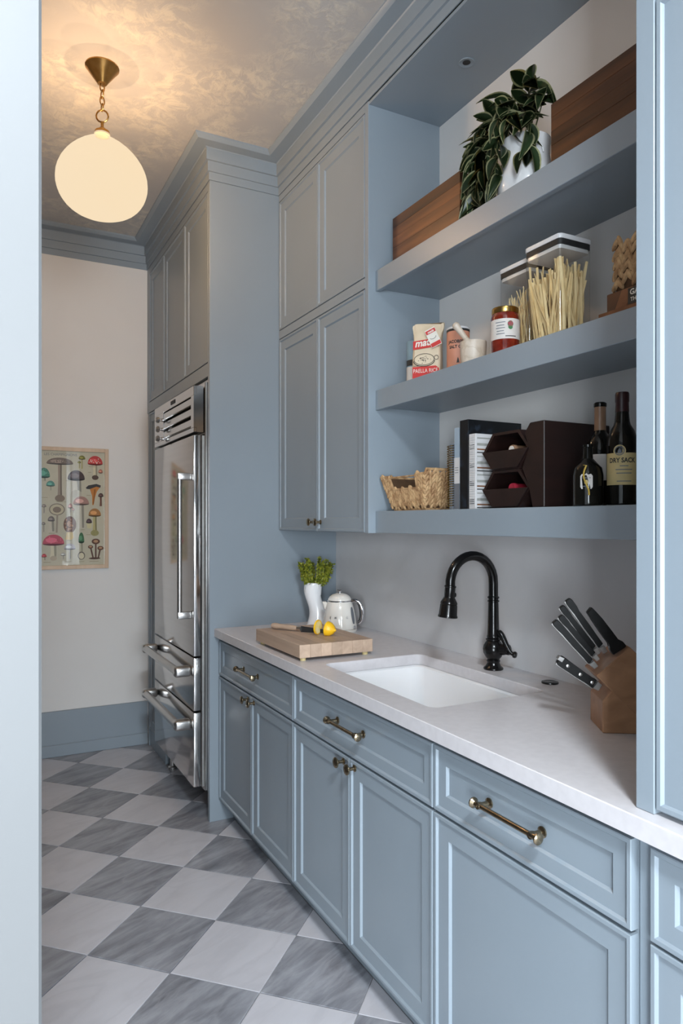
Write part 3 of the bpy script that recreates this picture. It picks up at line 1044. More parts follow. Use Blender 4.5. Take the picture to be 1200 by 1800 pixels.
PP = Vector((1.50, 1.640, 2.384))
t = thing('potted_plant', 'trailing green plant with cream-edged leaves in a white pot on the top shelf', 'plant', PP)
part('pot', MB().lathe([(0.052, 0), (0.070, 0.010), (0.084, 0.045), (0.086, 0.075), (0.078, 0.110), (0.072, 0.150), (0.074, 0.185), (0.077, 0.196),
                        (0.072, 0.197), (0.069, 0.185), (0.067, 0.165)], (0, 0, 0), 36, cap=False), 'ceramic', t)
part('soil', MB().lathe([(0.0, 0.170), (0.0675, 0.168)], (0, 0, 0), 24, cap=False), 'dark_gap', t)
rl = MB()                                     # raised scroll on the pot's side
for k in range(2):
    pts = []
    for i in range(14):
        a = i / 13 * 3.6
        th = R_(-118 + 14 * k) + 0.20 * math.cos(a) * (1 - i / 20)
        rad = 0.0785 + 0.001
        pts.append((rad * math.cos(th), rad * math.sin(th), 0.115 + 0.030 * math.sin(a) * (1 - i / 20) + 0.02 * k))
    rl.tube(pts, 0.0028, 6)
part('relief', rl, 'ceramic', t)
rnd = random.Random(11)
# each stem: list of points relative to the pot
STEMS = [
    [(-.01, .02, .18), (-.02, .07, .30), (-.03, .12, .36), (-.04, .17, .34)],
    [(0, 0, .18), (-.01, .03, .32), (-.01, .055, .43)],
    [(0, -.01, .18), (-.01, -.02, .32), (-.02, -.045, .41), (-.02, -.09, .41)],
    [(-.02, 0, .18), (-.05, .0, .30), (-.08, .0, .34), (-.10, .01, .27)],
    [(-.02, .03, .18), (-.06, .10, .27), (-.07, .17, .24), (-.07, .21, .15), (-.07, .215, .06)],
    [(-.02, .04, .18), (-.04, .12, .24), (-.06, .19, .24), (-.06, .235, .20)],
    [(-.03, .02, .18), (-.07, .07, .22), (-.085, .11, .15), (-.085, .13, .05), (-.085, .14, .015)],
    [(-.01, -.03, .18), (-.03, -.07, .26), (-.06, -.10, .22), (-.075, -.105, .12)],
    [(-.03, 0, .18), (-.08, .02, .22), (-.096, .03, .14), (-.097, .03, .07)],
    [(.02, .02, .18), (.03, .10, .30), (.0, .16, .30), (-.02, .20, .24)],
    [(-.02, .05, .18), (-.05, .12, .18), (-.07, .17, .10), (-.075, .18, .03)],
    [(.0, -.02, .18), (.02, -.05, .33), (0.0, -.085, .35)],
    [(-.02, .03, .18), (-.05, .06, .30), (-.07, .10, .32), (-.08, .15, .26), (-.085, .19, .18)],
    [(-.03, .04, .18), (-.08, .08, .24), (-.09, .13, .19), (-.09, .165, .11)],
    [(-.01, .05, .18), (-.03, .13, .27), (-.05, .185, .28), (-.06, .21, .25)],
    [(-.03, -.01, .18), (-.075, -.02, .27), (-.09, -.05, .24)],
    [(-.03, .03, .18), (-.08, .10, .16), (-.09, .15, .07), (-.09, .16, .03)],
]


def bez(pts, s):
    n = len(pts) - 1
    f = min(s * n, n - 1e-6)
    i = int(f); u = f - i
    P0, P1, P2, P3 = [Vector(pts[max(0, min(n, i + k))]) for k in (-1, 0, 1, 2)]
    return 0.5 * ((2 * P1) + (-P0 + P2) * u + (2 * P0 - 5 * P1 + 4 * P2 - P3) * u * u + (-P0 + 3 * P1 - 3 * P2 + P3) * u ** 3)


for st in STEMS:
    st = [(x, y * .90, z if z < .18 else .18 + (z - .18) * .74) for x, y, z in st]
    pts = [bez(st, k / 12) for k in range(13)]
    part('stem', MB().tube(pts, [0.0024 - 0.0011 * k / 12 for k in range(13)], 6), 'stem', t)
    n = 4 + 2 * (len(st) - 1)
    for k in range(n):
        s = 0.34 + 0.66 * k / (n - 1)
        p = bez(st, s)
        d = (bez(st, min(1, s + .03)) - bez(st, s - .03)).normalized()
        ang = rnd.uniform(0, 6.28)
        out = Vector((math.cos(ang), math.sin(ang), rnd.uniform(-0.1, 0.25)))
        out = (out - 0.7 * out.dot(d) * d) + 0.75 * d + Vector((-0.25, -0.1, -0.30 if s > .6 else 0.1))
        out.normalize()
        if p.x + 0.08 * out.x > 0.145:
            out.x = -abs(out.x)
        if p.x + 0.085 * out.x < -0.135 and p.z < 0.03:
            continue
        if p.z + 0.085 * out.z < 0.012:
            out.z = max(out.z, (0.014 - p.z) / 0.085)
            out.normalize()
        if p.y + 0.09 * out.y > 0.228 and p.z < 0.22:
            out.y = min(out.y, (0.222 - p.y) / 0.09); out.normalize()
        if p.y + 0.09 * out.y < -0.165:
            out.y = abs(out.y) * 0.3; out.normalize()
        lm = rnd.choice(LEAVES)
        q = out.to_track_quat('X', 'Z') @ Quaternion((1, 0, 0), rnd.uniform(-0.7, 0.7))
        sc = rnd.uniform(0.9, 1.3)
        vs = [q @ (v.co * sc) for v in lm.vertices]
        lo_ = [min(v[a] for v in vs) for a in range(3)]
        hi_ = [max(v[a] for v in vs) for a in range(3)]
        p = Vector((min(p.x, .160 - hi_[0]), min(max(p.y, -.112 - lo_[1]), .168 - hi_[1]), max(p.z, .004 - lo_[2])))
        p.x = max(p.x, -.128 - lo_[0])
        o = link('leaf', lm, None, t, p)
        o.rotation_euler = q.to_euler()
        o.scale = (sc, sc, sc)

# ================================================================== ON THE MIDDLE SHELF
Z2 = 1.924


def wrap(c, r, th0, z0, lift=0.0006, tilt=0.0):
    """map flat label coordinates onto an upright cylinder round local c; th0 is the label's middle"""
    def f(x, y):
        a = th0 + x / r
        return (c[0] + (r + lift) * math.cos(a), c[1] + (r + lift) * math.sin(a), z0 + y)
    return f


def band(r, th0, half, z0, z1, lift=0.0004, seg=16, c=(0, 0)):
    """label wrapped on a cylinder: thin shell"""
    b = MB()
    rings = []
    for i in range(seg + 1):
        a = th0 - half + 2 * half * i / seg
        ro, ri = r + lift, r - 0.0005
        cs, sn = math.cos(a), math.sin(a)
        rings.append([(c[0] + ro * cs, c[1] + ro * sn, z0), (c[0] + ro * cs, c[1] + ro * sn, z1),
                      (c[0] + ri * cs, c[1] + ri * sn, z1), (c[0] + ri * cs, c[1] + ri * sn, z0)])
    return b.loops(rings, True, True)


TH = R_(-128)                                   # bearing towards the camera from the shelves

t = thing('tin_can', 'small blue and black tin half hidden behind the rice bag', 'can', (1.466, 2.196, Z2))
part('tin', MB().lathe([(0.030, 0), (0.032, 0.002), (0.032, 0.165), (0.0325, 0.168), (0.030, 0.170), (0.029, 0.167), (0, 0.167)], (0, 0, 0), 24), 'can_blue', t)
part('black_band', band(0.032, TH, 2.6, 0.076, 0.098, 0.0005, 28), 'black_ink', t)
part('white_band', band(0.032, TH, 2.6, 0.006, 0.072, 0.0005, 28), 'label_white', t)

# rice bag
t = thing('rice_bag', 'crumpled cream paper rice bag with red print and a hang tag', 'bag', (1.452, 2.095, Z2), R_(-46))
b = MB()
rings = []
for z, wx, dy, sh in ((0, .094, .058, 0), (.004, .100, .064, 0), (.06, .101, .066, 0), (.12, .099, .062, .001), (.150, .099, .052, .002),
                      (.172, .104, .036, .003), (.188, .112, .018, .004), (.200, .114, .010, .004), (.208, .112, .007, .005)):
    r = []
    for k in range(28):
        a = 2 * math.pi * k / 28
        ca, sa = math.cos(a), math.sin(a)
        ex = 0.32
        x = wx / 2 * math.copysign(abs(ca) ** ex, ca)
        y = dy / 2 * math.copysign(abs(sa) ** ex, sa)
        n = 0.0014 * math.sin(9 * a + z * 90) * (1 if z > .01 else 0)
        r.append((x + n + sh, y + n - (.004 if z > .15 else 0), z + (0.004 * math.sin(x * 120) if z > .19 else 0)))
    rings.append(r)
part('bag', b.loops(rings), 'bag_paper', t, smooth=50)


def flat_panel(x0, x1, z0, z1, y, th=0.0006, wav=0.0):
    return MB().box(x0, x1, y - th, y, z0, z1)


FY = -0.0345
part('red_panel', MB().prism([(-.046, .112), (.046, .120), (.046, .150), (-.046, .142)], lambda u, v, w: (u, w, v), FY - .0008, FY + .002), 'red_ink', t)
lettering('matiz', 0.036, lambda x, y: (x - 0.002, FY - 0.0012, 0.124 + y + 0.09 * x), 'white_ink', t, bold=0.001, shear=0.2, width=0.078)
part('red_panel', MB().prism([(-.048, .010), (.046, .010), (.048, .041), (.036, .051), (-.048, .050)], lambda u, v, w: (u, w, v), FY - .0008, FY + .002), 'red_ink', t)
lettering('PAELLA RICE', 0.020, lambda x, y: (x - 0.001, FY - 0.0012, 0.0285 + y), 'white_ink', t, width=0.088)
pan = MB()
pan.tube([(0.036 * math.cos(a) - 0.006, FY - 0.0006, 0.076 + 0.020 * math.sin(a)) for a in [2 * math.pi * k / 28 for k in range(28)]], 0.0009, 5, True)
pan.tube([(0.038 * math.cos(a) - 0.006, FY - 0.0006, 0.071 + 0.020 * math.sin(a)) for a in [math.pi + math.pi * k / 14 for k in range(15)]], 0.0014, 5)
pan.tube([(0.0075 * math.cos(a) + 0.038, FY - 0.0006, 0.080 + 0.0075 * math.sin(a)) for a in [2 * math.pi * k / 14 for k in range(14)]], 0.0009, 5, True)
for k in range(26):
    a, q = rnd.uniform(0, 6.28), rnd.uniform(0.1, 0.9)
    pan.ball((-0.006 + 0.032 * q * math.cos(a), FY - 0.0004, 0.076 + 0.016 * q * math.sin(a)), rnd.uniform(.0008, .0022), .0006, rnd.uniform(.0008, .0016), 6, 4)
part('pan_drawing', pan, 'black_ink', t)
part('fine_print', MB().box(-.044, -.022, FY - .0006, FY + .001, .0525, .054).box(.018, .040, FY - .0006, FY + .001, .047, .0485), 'black_ink', t)
tg = Matrix.Translation((0.028, FY - 0.006, 0.150)) @ Matrix.Rotation(R_(-24), 4, 'Y')
tagp = part('hang_tag', MB().box(-.019, .019, -.0012, 0, -.034, .034, 0, 1, tg), 'white_ink', t)
part('tag_print', MB().box(-.018, .018, -.0018, -.0010, .017, .030, 0, 1, tg).box(-.018, .018, -.0018, -.0010, -.032, -.018, 0, 1, tg), 'red_ink', tagp)
lettering('matiz', 0.011, lambda x, y: tg @ Vector((x, -0.0022, 0.0195 + y)), 'white_ink', tagp, bold=0.0004, shear=0.2)
cp = MB()
cp.tube([tg @ Vector((0.011 * math.cos(a), -.0014, 0.001 + 0.006 * math.sin(a))) for a in [math.pi + math.pi * k / 10 for k in range(11)]], 0.0007, 5)
part('tag_drawing', cp, 'black_ink', tagp)

# salt can
t = thing('salt_canister', 'salmon pink cardboard salt canister with a white lid', 'canister', (1.505, 1.985, Z2))
r = 0.040
part('tube', MB().lathe([(r - .001, 0), (r, 0.001), (r, 0.160), (r - .002, 0.161)], (0, 0, 0), 32), 'salt_pink', t)
part('black_rim', MB().lathe([(r + .0004, 0.158), (r + .0004, 0.166), (r - .002, 0.167)], (0, 0, 0), 32), 'black_ink', t)
part('lid', MB().lathe([(r + .0006, 0.166), (r + .0006, 0.172), (r - .002, 0.174), (0, 0.174)], (0, 0, 0), 32), 'white_plastic', t)
lettering('JACOBSEN', 0.0145, wrap((0, 0), r, TH - 0.1, 0.115), 'black_ink', t, bold=0.0006, width=0.066)
lettering('SALT CO.', 0.0145, wrap((0, 0), r, TH - 0.1, 0.097), 'black_ink', t, bold=0.0006, width=0.056)
mk = MB()
for k in range(3):
    s_ = 0.006 - 0.0014 * k
    mk.prism([(-s_, .046 + .005 * k), (s_, .046 + .005 * k), (0, .056 + .005 * k)], lambda u, v, w: (w * math.cos(TH + u / r), w * math.sin(TH + u / r), v), r - .0005, r + .0004)
part('emblem', mk, 'black_ink', t)
part('fine_print', band(r, TH, .55, .031, .0335, .0006, 10), 'black_ink', t)
part('fine_print', band(r, TH - .1, .42, .020, .0222, .0006, 10), 'black_ink', t)

# mortar and pestle
t = thing('mortar', 'small cream marble mortar on the middle shelf', 'mortar', (1.425, 1.800, Z2))
part('bowl', MB().lathe([(0.036, 0), (0.040, 0.004), (0.0415, 0.035), (0.043, 0.070), (0.0425, 0.074), (0.036, 0.074), (0.033, 0.055), (0.022, 0.025), (0.0, 0.02)], (0, 0, 0), 32), 'mortar', t)
d = Vector((-0.060, 0.060, 0.110))
pe = link('pestle', MB().lathe([(0.0, 0.0), (0.010, 0.002), (0.0135, 0.012), (0.012, 0.035), (0.0085, 0.07), (0.0105, 0.105), (0.013, 0.118), (0.009, 0.126), (0.0, 0.128)],
                               (0, 0, 0), 18, (-0.42, 0.40, 0.82)).mesh('pestle'), 'mortar', None, (1.435, 1.792, Z2 + 0.036))
tag(pe, 'cream marble pestle leaning in the small mortar', 'pestle')

# sauce jar
JX, JY = 1.423, 1.645
t = thing('sauce_jar', 'glass jar of red tomato sauce with a gold lid', 'jar', (JX, JY, Z2))
r = 0.043
part('jar', MB().lathe([(0.038, 0), (0.042, 0.004), (r, 0.012), (r, 0.108), (0.041, 0.117), (0.0375, 0.122), (0.0375, 0.128), (0.0, 0.128)], (0, 0, 0), 36), 'sauce', t)
part('lid', MB().lathe([(0.039, 0.1215), (0.0400, 0.123), (0.0400, 0.137), (0.0385, 0.139), (0.0, 0.139)], (0, 0, 0), 36), 'gold_lid', t)
lb = part('label', band(r, TH + 0.2, 1.55, 0.040, 0.100, 0.0005, 28), 'label_white', t)
for k, (wd, z) in enumerate(((.030, .088), (.024, .079), (.028, .071), (.022, .062), (.026, .054))):
    part('fine_print', band(r, TH - .38, wd / 2 / r, z, z + .0022, 0.0009, 8), 'book_grey', lb)
fr = MB()
for (u, z, rr, m) in ((.008, .085, .008, 'pink_ink'), (.015, .080, .006, 'pink_ink'), (.022, .083, .009, 'green_ink'), (.024, .074, .007, 'green_ink'), (.003, .074, .004, 'green_ink')):
    f = wrap((0, 0), r, TH + .32, z, 0.0009)
    b = MB(); b.loops([[f(rr * math.cos(2 * math.pi * q / 14), rr * math.sin(2 * math.pi * q / 14)) for q in range(14)]], False, True)
    part('fruit_print', b, m, lb)
part('fine_print', band(r, TH + .35, .38, .046, .0485, .0009, 10), 'black_ink', lb)

# pasta containers


def rr2(x0, x1, y0, y1, r, z):
    return rrect(x0, x1, y0, y1, r, z, 4)


def container(x0, x1, y0, y1, h, label):
    cx, cy = (x0 + x1) / 2, (y0 + y1) / 2
    t = thing('storage_container', label, 'container', (cx, cy, Z2), 0, 'clear pasta containers')
    z1 = Z2 + h
    b = MB()
    b.loops([rr2(x0 + .002, x1 - .002, y0 + .002, y1 - .002, .012, Z2 + .0005), rr2(x0, x1, y0, y1, .012, Z2 + .005),
             rr2(x0, x1, y0, y1, .012, z1 - .030)], True, False)
    part('clear_body', b, 'plastic_clear', t, True)
    b = MB().loops([rr2(x0 - .001, x1 + .001, y0 - .001, y1 + .001, .013, z1 - .014), rr2(x0 - .0015, x1 + .0015, y0 - .0015, y1 + .0015, .013, z1 - .012),
                    rr2(x0 - .0015, x1 + .0015, y0 - .0015, y1 + .0015, .013, z1 - .002), rr2(x0 + .001, x1 - .001, y0 + .001, y1 - .001, .012, z1)])
    lid = part('lid', b, 'white_plastic', t, True)
    part('gasket', MB().loops([rr2(x0 + .0005, x1 - .0005, y0 + .0005, y1 - .0005, .012, z1 - .029), rr2(x0 + .0005, x1 - .0005, y0 + .0005, y1 - .0005, .012, z1 - .0142)]), 'dark_gap', lid, True)
    part('lid_plug', MB().loops([rr2(x0 + .004, x1 - .004, y0 + .004, y1 - .004, .010, z1 - .040), rr2(x0 + .004, x1 - .004, y0 + .004, y1 - .004, .010, z1 - .0295)]), 'white_plastic', lid, True)
    part('lid_button', MB().lathe([(.022, 0), (.022, .002), (.018, .0035), (0, .0035)], (cx, cy, z1), 24), 'white_plastic', lid, True)
    return t


def noodles(x0, x1, y0, y1, h, n, seed, label, wd=0.0072):
    r = random.Random(seed)
    b = MB()
    for k in range(n):
        ax, ay = r.uniform(x0, x1), r.uniform(y0, y1)
        bx = min(x1, max(x0, ax + r.gauss(0, .030))); by = min(y1, max(y0, ay + r.gauss(0, .034)))
        L = h * r.uniform(.72, 1.0)
        p, q = Vector((ax, ay, Z2 + .006 + r.uniform(0, .01))), Vector((bx, by, Z2 + L))
        mid = (p + q) / 2 + Vector((r.gauss(0, .004), r.gauss(0, .004), 0))
        pts = [p, mid, q]
        a = r.uniform(0, math.pi)
        u = Vector((math.cos(a), math.sin(a), 0)) * wd / 2
        v = Vector((-math.sin(a), math.cos(a), 0)) * 0.0008
        b.loops([[c - u - v, c + u - v, c + u + v, c - u + v] for c in pts])
    o = link('pasta', b.mesh('pasta', None, 30), 'pasta')
    o['kind'] = 'stuff'
    return tag(o, label, 'pasta')


container(1.420, 1.542, 1.418, 1.558, 0.290, 'clear container of flat pasta with a white lid, the one nearer the tall cupboard')
noodles(1.430, 1.532, 1.428, 1.548, 0.235, 170, 3, 'flat dried pasta strips standing in the nearer clear container')
container(1.470, 1.590, 1.592, 1.728, 0.290, 'clear container of pasta standing behind the sauce jar')
noodles(1.482, 1.578, 1.604, 1.716, 0.215, 110, 5, 'thin dried pasta standing in the container behind the sauce jar', 0.0025)


# woven strand helper --------------------------------------------------------
def weave(b, P, U, V, N, w0, w1, h0, h1, cw=0.017, rh=0.0125, hole=None, top=None, seed=1):
    """covers a wall with plaited strands; P + u*U + v*V, N is the outward normal"""
    r = random.Random(seed)
    ncol = max(1, int(round((w1 - w0) / cw)))
    cw = (w1 - w0) / ncol
    for c in range(ncol):
        u = w0 + (c + .5) * cw
        v = h0 + rh * 0.5 + (rh / 2 if c % 2 else 0)
        lim = top(u) if top else h1
        while v < lim:
            if not (hole and hole(u, v)):
                for s in (-1, 1):
                    c0 = P(u + s * cw * 0.24 + r.gauss(0, .0006), v + r.gauss(0, .001))
                    ang = s * R_(28 + r.gauss(0, 8))
                    d = (V * math.cos(ang) + U * -math.sin(ang)).normalized()
                    sd = d.cross(N).normalized()
                    rot = Matrix((sd, N, d)).transposed().to_4x4()
                    b.ball(c0 + N * r.uniform(0, .0015), cw * 0.25, .0055, rh * r.uniform(.66, .8), 7, 6, rot)
            v += rh
    return b


# stack at the right end of the middle shelf
o = link('flat_carton', MB().box(1.418, 1.60, 1.03, 1.284, Z2, Z2 + 0.027, 0.0015).mesh('flat_carton'), 'kraft')
tag(o, 'flat brown carton at the bottom of the small stack on the middle shelf', 'carton')
t = thing('printed_carton', 'dark printed carton lying on the flat brown one', 'carton', (1.50, 1.14, Z2 + 0.027))
part('carton', MB().box(1.424, 1.59, 1.03, 1.262, Z2 + .027, Z2 + .072, 0.0015), 'dark_box', t, True)
part('brown_panel', MB().prism([(1.20, Z2 + .028), (1.18, Z2 + .071), (1.215, Z2 + .071), (1.235, Z2 + .028)], lambda u, v, w: (w, u, v), 1.4234, 1.4245), 'kraft', t, True)
part('black_panel', MB().box(1.4232, 1.4245, 1.10, 1.196, Z2 + .030, Z2 + .069), 'black_ink', t, True)
off = Vector(t.location)
lettering('GA', 0.019, lambda x, y: Vector((1.4226, 1.190 - x, Z2 + .052 + y)) - off, 'white_ink', t, align='LEFT', bold=0.0005)
lettering('THE ', 0.013, lambda x, y: Vector((1.4226, 1.188 - x, Z2 + .036 + y)) - off, 'white_ink', t, align='LEFT', bold=0.0003)
t = thing('woven_holder', 'plaited seagrass holder on top of the dark printed carton', 'basket', (1.50, 1.15, Z2 + 0.072))
b = MB().box(1.437, 1.563, 1.057, 1.243, Z2 + .073, Z2 + .190)
part('shade_liner', b, 'weave_shade', t, True)  # dark box added behind the plait so its gaps look shaded
b = MB()
off = Vector((0, 0, 0))
weave(b, lambda u, v: Vector((1.436, u, v)), Vector((0, 1, 0)), Vector((0, 0, 1)), Vector((-1, 0, 0)), 1.05, 1.25, Z2 + .080, Z2 + .198, .030, .026, seed=4)
weave(b, lambda u, v: Vector((u, 1.244, v)), Vector((1, 0, 0)), Vector((0, 0, 1)), Vector((0, 1, 0)), 1.43, 1.57, Z2 + .080, Z2 + .198, .030, .026, seed=5)
weave(b, lambda u, v: Vector((u, 1.056, v)), Vector((1, 0, 0)), Vector((0, 0, 1)), Vector((0, -1, 0)), 1.43, 1.57, Z2 + .080, Z2 + .198, .030, .026, seed=6)
part('weave', b, 'seagrass', t, True, stuff=True)

# ================================================================== ON THE LOWEST SHELF
Z3 = 1.460
t = thing('woven_basket', 'open seagrass basket with a handle slot at the left of the lowest shelf', 'basket', (1.46, 2.14, Z3))
BH = 0.128
# corner points: bottom / top
B0 = [Vector(p) for p in ((1.405, 2.040, Z3 + .004), (1.405, 2.248, Z3 + .004), (1.530, 2.248, Z3 + .004), (1.530, 2.040, Z3 + .004))]
B1 = [Vector(p) for p in ((1.384, 2.012, Z3 + BH), (1.384, 2.308, Z3 + BH), (1.560, 2.308, Z3 + BH), (1.560, 2.012, Z3 + BH))]
part('base', MB().box(1.405, 1.530, 2.040, 2.248, Z3 + .001, Z3 + .008), 'seagrass', t, True)
b = MB()
for k in range(4):
    a0, a1, c0, c1 = B0[k], B0[(k + 1) % 4], B1[k], B1[(k + 1) % 4]

    def P(u, v, a0=a0, a1=a1, c0=c0, c1=c1):
        return (a0.lerp(a1, u)).lerp(c0.lerp(c1, u), v)
    U = (a1 - a0).normalized(); V = ((c0 + c1) - (a0 + a1)).normalized()
    N = U.cross(V).normalized()
    if N.dot((a0 + a1) / 2 - Vector((1.4675, 2.144, Z3))) < 0:
        N = -N
    Lw = (c1 - c0).length
    hole = (lambda u, v: 0.20 < u < 0.80 and v > 0.60) if k in (0, 2) else None
    top = (lambda u: 1.0) if k != 3 else (lambda u: 1.12)
    nc = max(4, int(Lw / 0.027))
    r5 = random.Random(20 + k)
    for c in range(nc):
        u = (c + .5) / nc
        v = .11 + (.07 if c % 2 else 0)
        while v < top(u):
            if not (hole and hole(u, v)):
                for s in (-1, 1):
                    p = P(u + s * .25 / nc, v + r5.gauss(0, .008))
                    ang = s * R_(26 + r5.gauss(0, 8))
                    d = (V * math.cos(ang) - U * math.sin(ang)).normalized()
                    sd = d.cross(N).normalized()
                    b.ball(p + N * r5.uniform(0, .002), Lw / nc * .235, .0058, .0155, 7, 6, Matrix((sd, N, d)).transposed().to_4x4())
            v += .135
part('weave', b, 'seagrass', t, True, stuff=True)
cen = Vector((1.4675, 2.144, 0))
for k in range(4):
    a0, a1, c0, c1 = B0[k], B0[(k + 1) % 4], B1[k], B1[(k + 1) % 4]
    hh = .56 if k in (0, 2) else .97
    ins = lambda p, q: p.lerp(Vector((cen.x, cen.y, p.z)), q)
    shade_core = MB().loops([[ins(a0, .03), ins(a1, .03), ins(a1, .06), ins(a0, .06)],
                       [ins(a0.lerp(c0, hh), .03), ins(a1.lerp(c1, hh), .03), ins(a1.lerp(c1, hh), .06), ins(a0.lerp(c0, hh), .06)]])
    part('shade_wall', shade_core, 'weave_shade', t, True)  # dark sheet behind the strands, shade of the gaps put into its colour
    path = [(0, 1), (.2, 1), (.2, .6), (.8, .6), (.8, 1), (1, 1)] if k in (0, 2) else [(0, 1.0), (1, 1.0)]
    if k == 3:
        path = [(0, 1), (.02, 1.12), (.98, 1.12), (1, 1)]
    pts = [(a0.lerp(a1, u)).lerp(c0.lerp(c1, u), v) for u, v in path]
    part('rim', MB().tube(pts, .0055, 7), 'seagrass', t, True)
b = MB()
for k in (0, 2):
    c0, c1 = B1[k], B1[(k + 1) % 4]
    b.tube([c0.lerp(c1, .12) - Vector((0, 0, .004)), c0.lerp(c1, .88) - Vector((0, 0, .004))], .0032, 8)
part('handle_rod', b, 'seagrass', t, True)

# books
def book(name, label, y0, y1, h, x0, x1, cover, pages=True):
    t = thing(name, label, 'book', ((x0 + x1) / 2, (y0 + y1) / 2, Z3), 0, 'books on the lowest shelf')
    b = MB()
    c = 0.0022
    b.box(x0, x1, y0, y0 + c, Z3, Z3 + h, .0005).box(x0, x1, y1 - c, y1, Z3, Z3 + h, .0005)
    b.box(x0, x0 + c, y0 + c, y1 - c, Z3, Z3 + h)
    part('cover', b, cover, t, True)
    part('page_block', MB().box(x0 + c, x1 - .003, y0 + c, y1 - c, Z3 + .003, Z3 + h - .003), 'pages', t, True)
    return t


t = thing('spiral_notebook', 'slim notebook with a bronze spiral binding beside the basket', 'book', (1.47, 1.888, Z3), 0, 'books on the lowest shelf')
part('cover', MB().box(1.400, 1.540, 1.880, 1.882, Z3, Z3 + .218, .0005).box(1.400, 1.540, 1.892, 1.894, Z3, Z3 + .218, .0005), 'book_grey', t, True)
part('page_block', MB().box(1.406, 1.538, 1.8825, 1.8915, Z3 + .002, Z3 + .216), 'pages', t, True)
pts = []
for k in range(26 * 8 + 1):
    a = 2 * math.pi * k / 8
    pts.append((1.399 + .0105 * math.cos(a), 1.887 + .0110 * math.sin(a), Z3 + .008 + .205 * k / (26 * 8)))
part('spiral', MB().tube(pts, .0016, 5), 'gold_lid', t, True)

t = book('cookbook', 'thin pale blue, white and grey book between the notebook and the black book', 1.846, 1.872, .268, 1.404, 1.56, 'book_blue')
part('white_band', MB().box(1.4032, 1.405, 1.8455, 1.8725, Z3 + .085, Z3 + .17).box(1.405, 1.5, 1.8452, 1.8462, Z3 + .085, Z3 + .17), 'book_white', t, True)
part('grey_band', MB().box(1.4032, 1.405, 1.8455, 1.8725, Z3, Z3 + .085), 'book_grey', t, True)
part('fine_print', MB().box(1.4028, 1.4034, 1.850, 1.868, Z3 + .12, Z3 + .122).box(1.4028, 1.4034, 1.850, 1.868, Z3 + .128, Z3 + .130).box(1.4028, 1.4034, 1.850, 1.868, Z3 + .136, Z3 + .138), 'book_grey', t, True)
book('cookbook', 'large glossy black book behind the striped spiral book', 1.794, 1.838, .288, 1.400, 1.622, 'book_black')

t = thing('spiral_cookbook', 'white spiral book with brown and grey stripes against the wine rack', 'book', (1.50, 1.772, Z3), 0, 'books on the lowest shelf')
part('cover', MB().box(1.398, 1.590, 1.752, 1.755, Z3, Z3 + .238, .0006).box(1.398, 1.590, 1.783, 1.786, Z3, Z3 + .238, .0006).box(1.396, 1.398, 1.754, 1.784, Z3, Z3 + .238), 'book_white', t, True)
part('page_block', MB().box(1.402, 1.586, 1.7555, 1.7825, Z3 + .003, Z3 + .235), 'pages', t, True)
sb, sg, sl = MB(), MB(), MB()
for k in range(4):
    z = Z3 + .012 + k * .058
    sb.box(1.402, 1.588, 1.7514, 1.7525, z, z + .0045)
    sg.box(1.402, 1.588, 1.7514, 1.7525, z - .009, z - .006)
    sl.box(1.402, 1.588, 1.7514, 1.7525, z + .014, z + .022).box(1.402, 1.588, 1.7514, 1.7525, z + .036, z + .040)
    for q in range(3):
        sg.box(1.3952, 1.3965, 1.758, 1.780, z + .004 + .006 * q, z + .006 + .006 * q)
part('brown_stripe', sb, 'kraft', t, True)
part('dark_stripe', sg, 'black_ink', t, True)
part('grey_stripe', sl, 'sage', t, True)
pts = []
for k in range(30 * 8 + 1):
    a = 2 * math.pi * k / 8
    pts.append((1.4005 + .006 * math.cos(a), 1.7690 + .0178 * math.sin(a), Z3 + .008 + .222 * k / (30 * 8)))
part('spiral', MB().tube(pts, .0009, 5), 'book_white', t, True)

# wine rack: two hexagonal bins with a solid block of cells at their side
t = thing('wine_rack', 'dark mahogany wine rack of stacked hexagonal bins', 'wine rack', (1.52, 1.60, Z3))


def hexring(yc, zc, ry, rz, n=None):
    return [(yc + ry, zc), (yc + ry * .56, zc - rz), (yc - ry * .56, zc - rz), (yc - ry, zc), (yc - ry * .56, zc + rz), (yc + ry * .56, zc + rz)]


for k, zc in enumerate((Z3 + .058, Z3 + .172)):
    b = MB()
    o_, i_ = hexring(1.618, zc, .104, .0565), hexring(1.618, zc, .093, .0485)
    b.loops([[(1.402, y, z) for y, z in o_], [(1.650, y, z) for y, z in o_], [(1.650, y, z) for y, z in i_], [(1.402, y, z) for y, z in i_],
             [(1.402, y, z) for y, z in o_]], False, False)
    part('bin', b, 'mahogany', t, True)
    lower = [(1.618 + .101, zc), (1.618 + .056, zc - .053), (1.618 - .056, zc - .053), (1.618 - .101, zc)]
    part('front_lip', MB().prism(lower, lambda u, v, w: (w, u, v), 1.394, 1.4015, .0008), 'mahogany', t, True)
blk = [(1.455, Z3 + .001), (1.502, Z3 + .001), (1.5125, Z3 + .058), (1.544, Z3 + .115), (1.5125, Z3 + .172), (1.535, Z3 + .215), (1.512, Z3 + .242), (1.455, Z3 + .242)]
part('side_block', MB().prism(blk, lambda u, v, w: (w, u, v), 1.398, 1.655, .002), 'mahogany', t, True)
